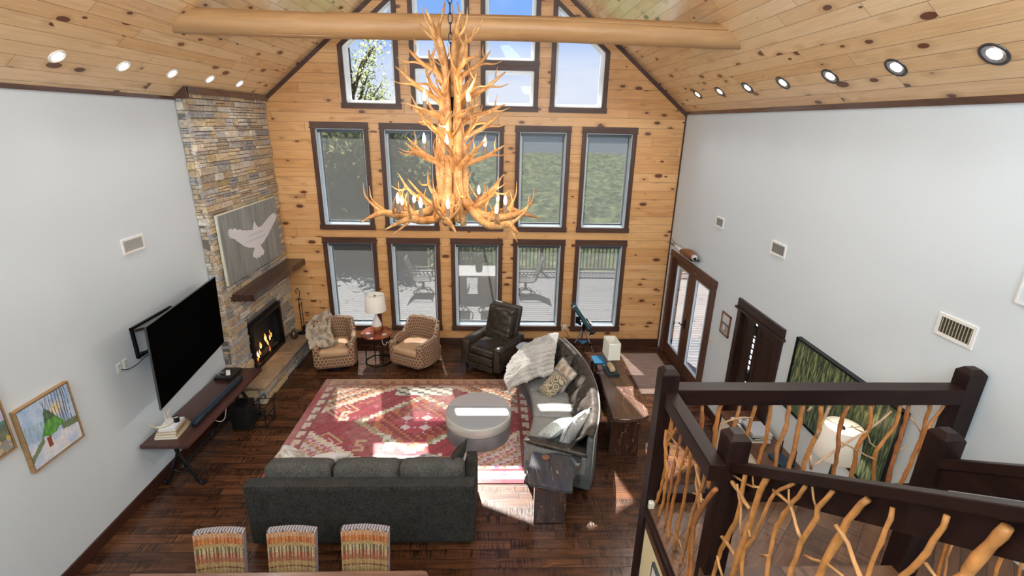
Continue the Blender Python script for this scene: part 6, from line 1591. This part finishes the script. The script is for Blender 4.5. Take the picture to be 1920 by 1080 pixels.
# middle tiers
def tier(z, n, R_, rise, off, bulbs, tin=1.):
    for i in range(n):
        a = radians(360*i/n+off+ra.uniform(-8, 8)); k_ = R_*(1+ra.uniform(-.1, .1)); s = 1 if i % 2 else -1; q = rise*(1+ra.uniform(-.2, .2))
        pts = [(.07, 0, z-.08), (.3*k_, .02*s, z), (.6*k_, .04*s, z+.35*q), (.82*k_, .03*s, z+.7*q), (1.0*k_, 0, z+q)]
        antler(a, pts, [.026, .024, .020, .014, .004], [(2, [(.06*tin, .04*s, .02), (.14*tin, .07*s, .02), (.22*tin, .06*s, .05)], .013), (3, [(.0, -.05*s, .05), (.02, -.08*s, .12)], .010), (1, [(.04, -.05*s, .05), (.07, -.09*s, .14), (.05, -.10*s, .22)], .014)])
        if i in bulbs: BULB.append((a, .62*k_, z+.35*q+.01))
tier(.58, 7, .46, .20, 10, (0, 2, 3, 5))
tier(.82, 6, .42, .24, 40, ())
tier(.98, 5, .44, .12, 15, (1, 3, 4))
tier(1.14, 6, .44, .22, 0, ())
tier(1.34, 4, .40, .22, 25, ())
# crown
for i, dg in enumerate((8, 60, 170, 215, 300)):
    a = radians(dg); s = 1 if i % 2 else -1; h_ = 1.74+.06*(i % 3)
    antler(a, [(.05, 0, 1.15), (.06, 0, 1.40), (.12, .01*s, 1.60), (.17, .02*s, h_-.12), (.22, .0, h_)], [.034, .034, .032, .020, .004], [(2, [(-.03, -.05*s, .10), (-.08, -.08*s, .20), (-.10, -.07*s, .30)], .020), (2, [(.07, .03, .05), (.13, .04, .12), (.17, .03, .22)], .016), (1, [(.07, .04*s, .03), (.15, .06*s, .10)], .011)])
MB().tube([(0, 0, .0), (0, 0, 1.5)], .012, 8).build('centre_rod', m_iron, ch)
mb = MB(); z = 1.50
while z < RZ-3.65-.06:
    odd = int(round((z-1.5)/.075)) % 2; pts = []
    for k_ in range(13):
        t = 2*pi*k_/12; pts.append((.018*cos(t), 0, z+.05+.045*sin(t)) if odd else (0, .018*cos(t), z+.05+.045*sin(t)))
    mb.tube(pts, .0045, 5, cap=False); z += .075
mb.build('chain', simple('black_chain', (.02, .03, .05), .4, .5), ch, smooth=True)
MB().lathe([(.07, RZ-3.65-.005), (.07, RZ-3.65-.03), (.02, RZ-3.65-.06)], 20).build('canopy', m_iron, ch)
m_bulb = emis('flame_bulb', (1., .74, .42), 22); m_candle = simple('candle_sleeve', (.22, .16, .11), .7, bumpscale=30, var=.4)
for a, r, z in BULB:
    x, y = r*cos(a), r*sin(a)
    c = MB().lathe([(.022, 0), (.024, .01), (.018, .02), (.017, .08), (.015, .085)], 12, (x, y, z)).build('candle_sleeve', m_candle, ch)
    MB().lathe([(.008, .085), (.013, .10), (.016, .118), (.013, .14), (.006, .162), (.001, .178)], 12, (x, y, z)).build('flame_bulb', m_bulb, c, smooth=True)
    l = bpy.data.lights.new('bulb_light', 'POINT'); l.energy = 1.9; l.color = (1, .66, .36); l.shadow_soft_size = .02
    o = bpy.data.objects.new('bulb_light', l); COL.objects.link(o); o.parent = ch; o.location = (x, y, z+.21)
# frames of the two added fill-light panels over the loft
for o_ in [x for x in bpy.data.objects if x.name.startswith('loft_fill_light')]:
    side = 'left' if o_.location.x < XC else 'right'
    t = thing('fill_light_box', 'unseen added fill-light panel under the %s roof slope over the loft' % side, 'ceiling light')
    t.matrix_world = Matrix.Translation(o_.location) @ o_.rotation_euler.to_matrix().to_4x4()
    mb = MB(); mb.box((-.86, -1.36, .01), (.86, 1.36, .03)); mb.build('back_panel', m_white, t)
    mb = MB(); mb.box((-.86, -1.36, -.03), (-.81, 1.36, .01)); mb.box((.81, -1.36, -.03), (.86, 1.36, .01)); mb.box((-.81, -1.36, -.03), (.81, -1.31, .01)); mb.box((-.81, 1.31, -.03), (.81, 1.36, .01)); mb.build('panel_frame', m_white, t)
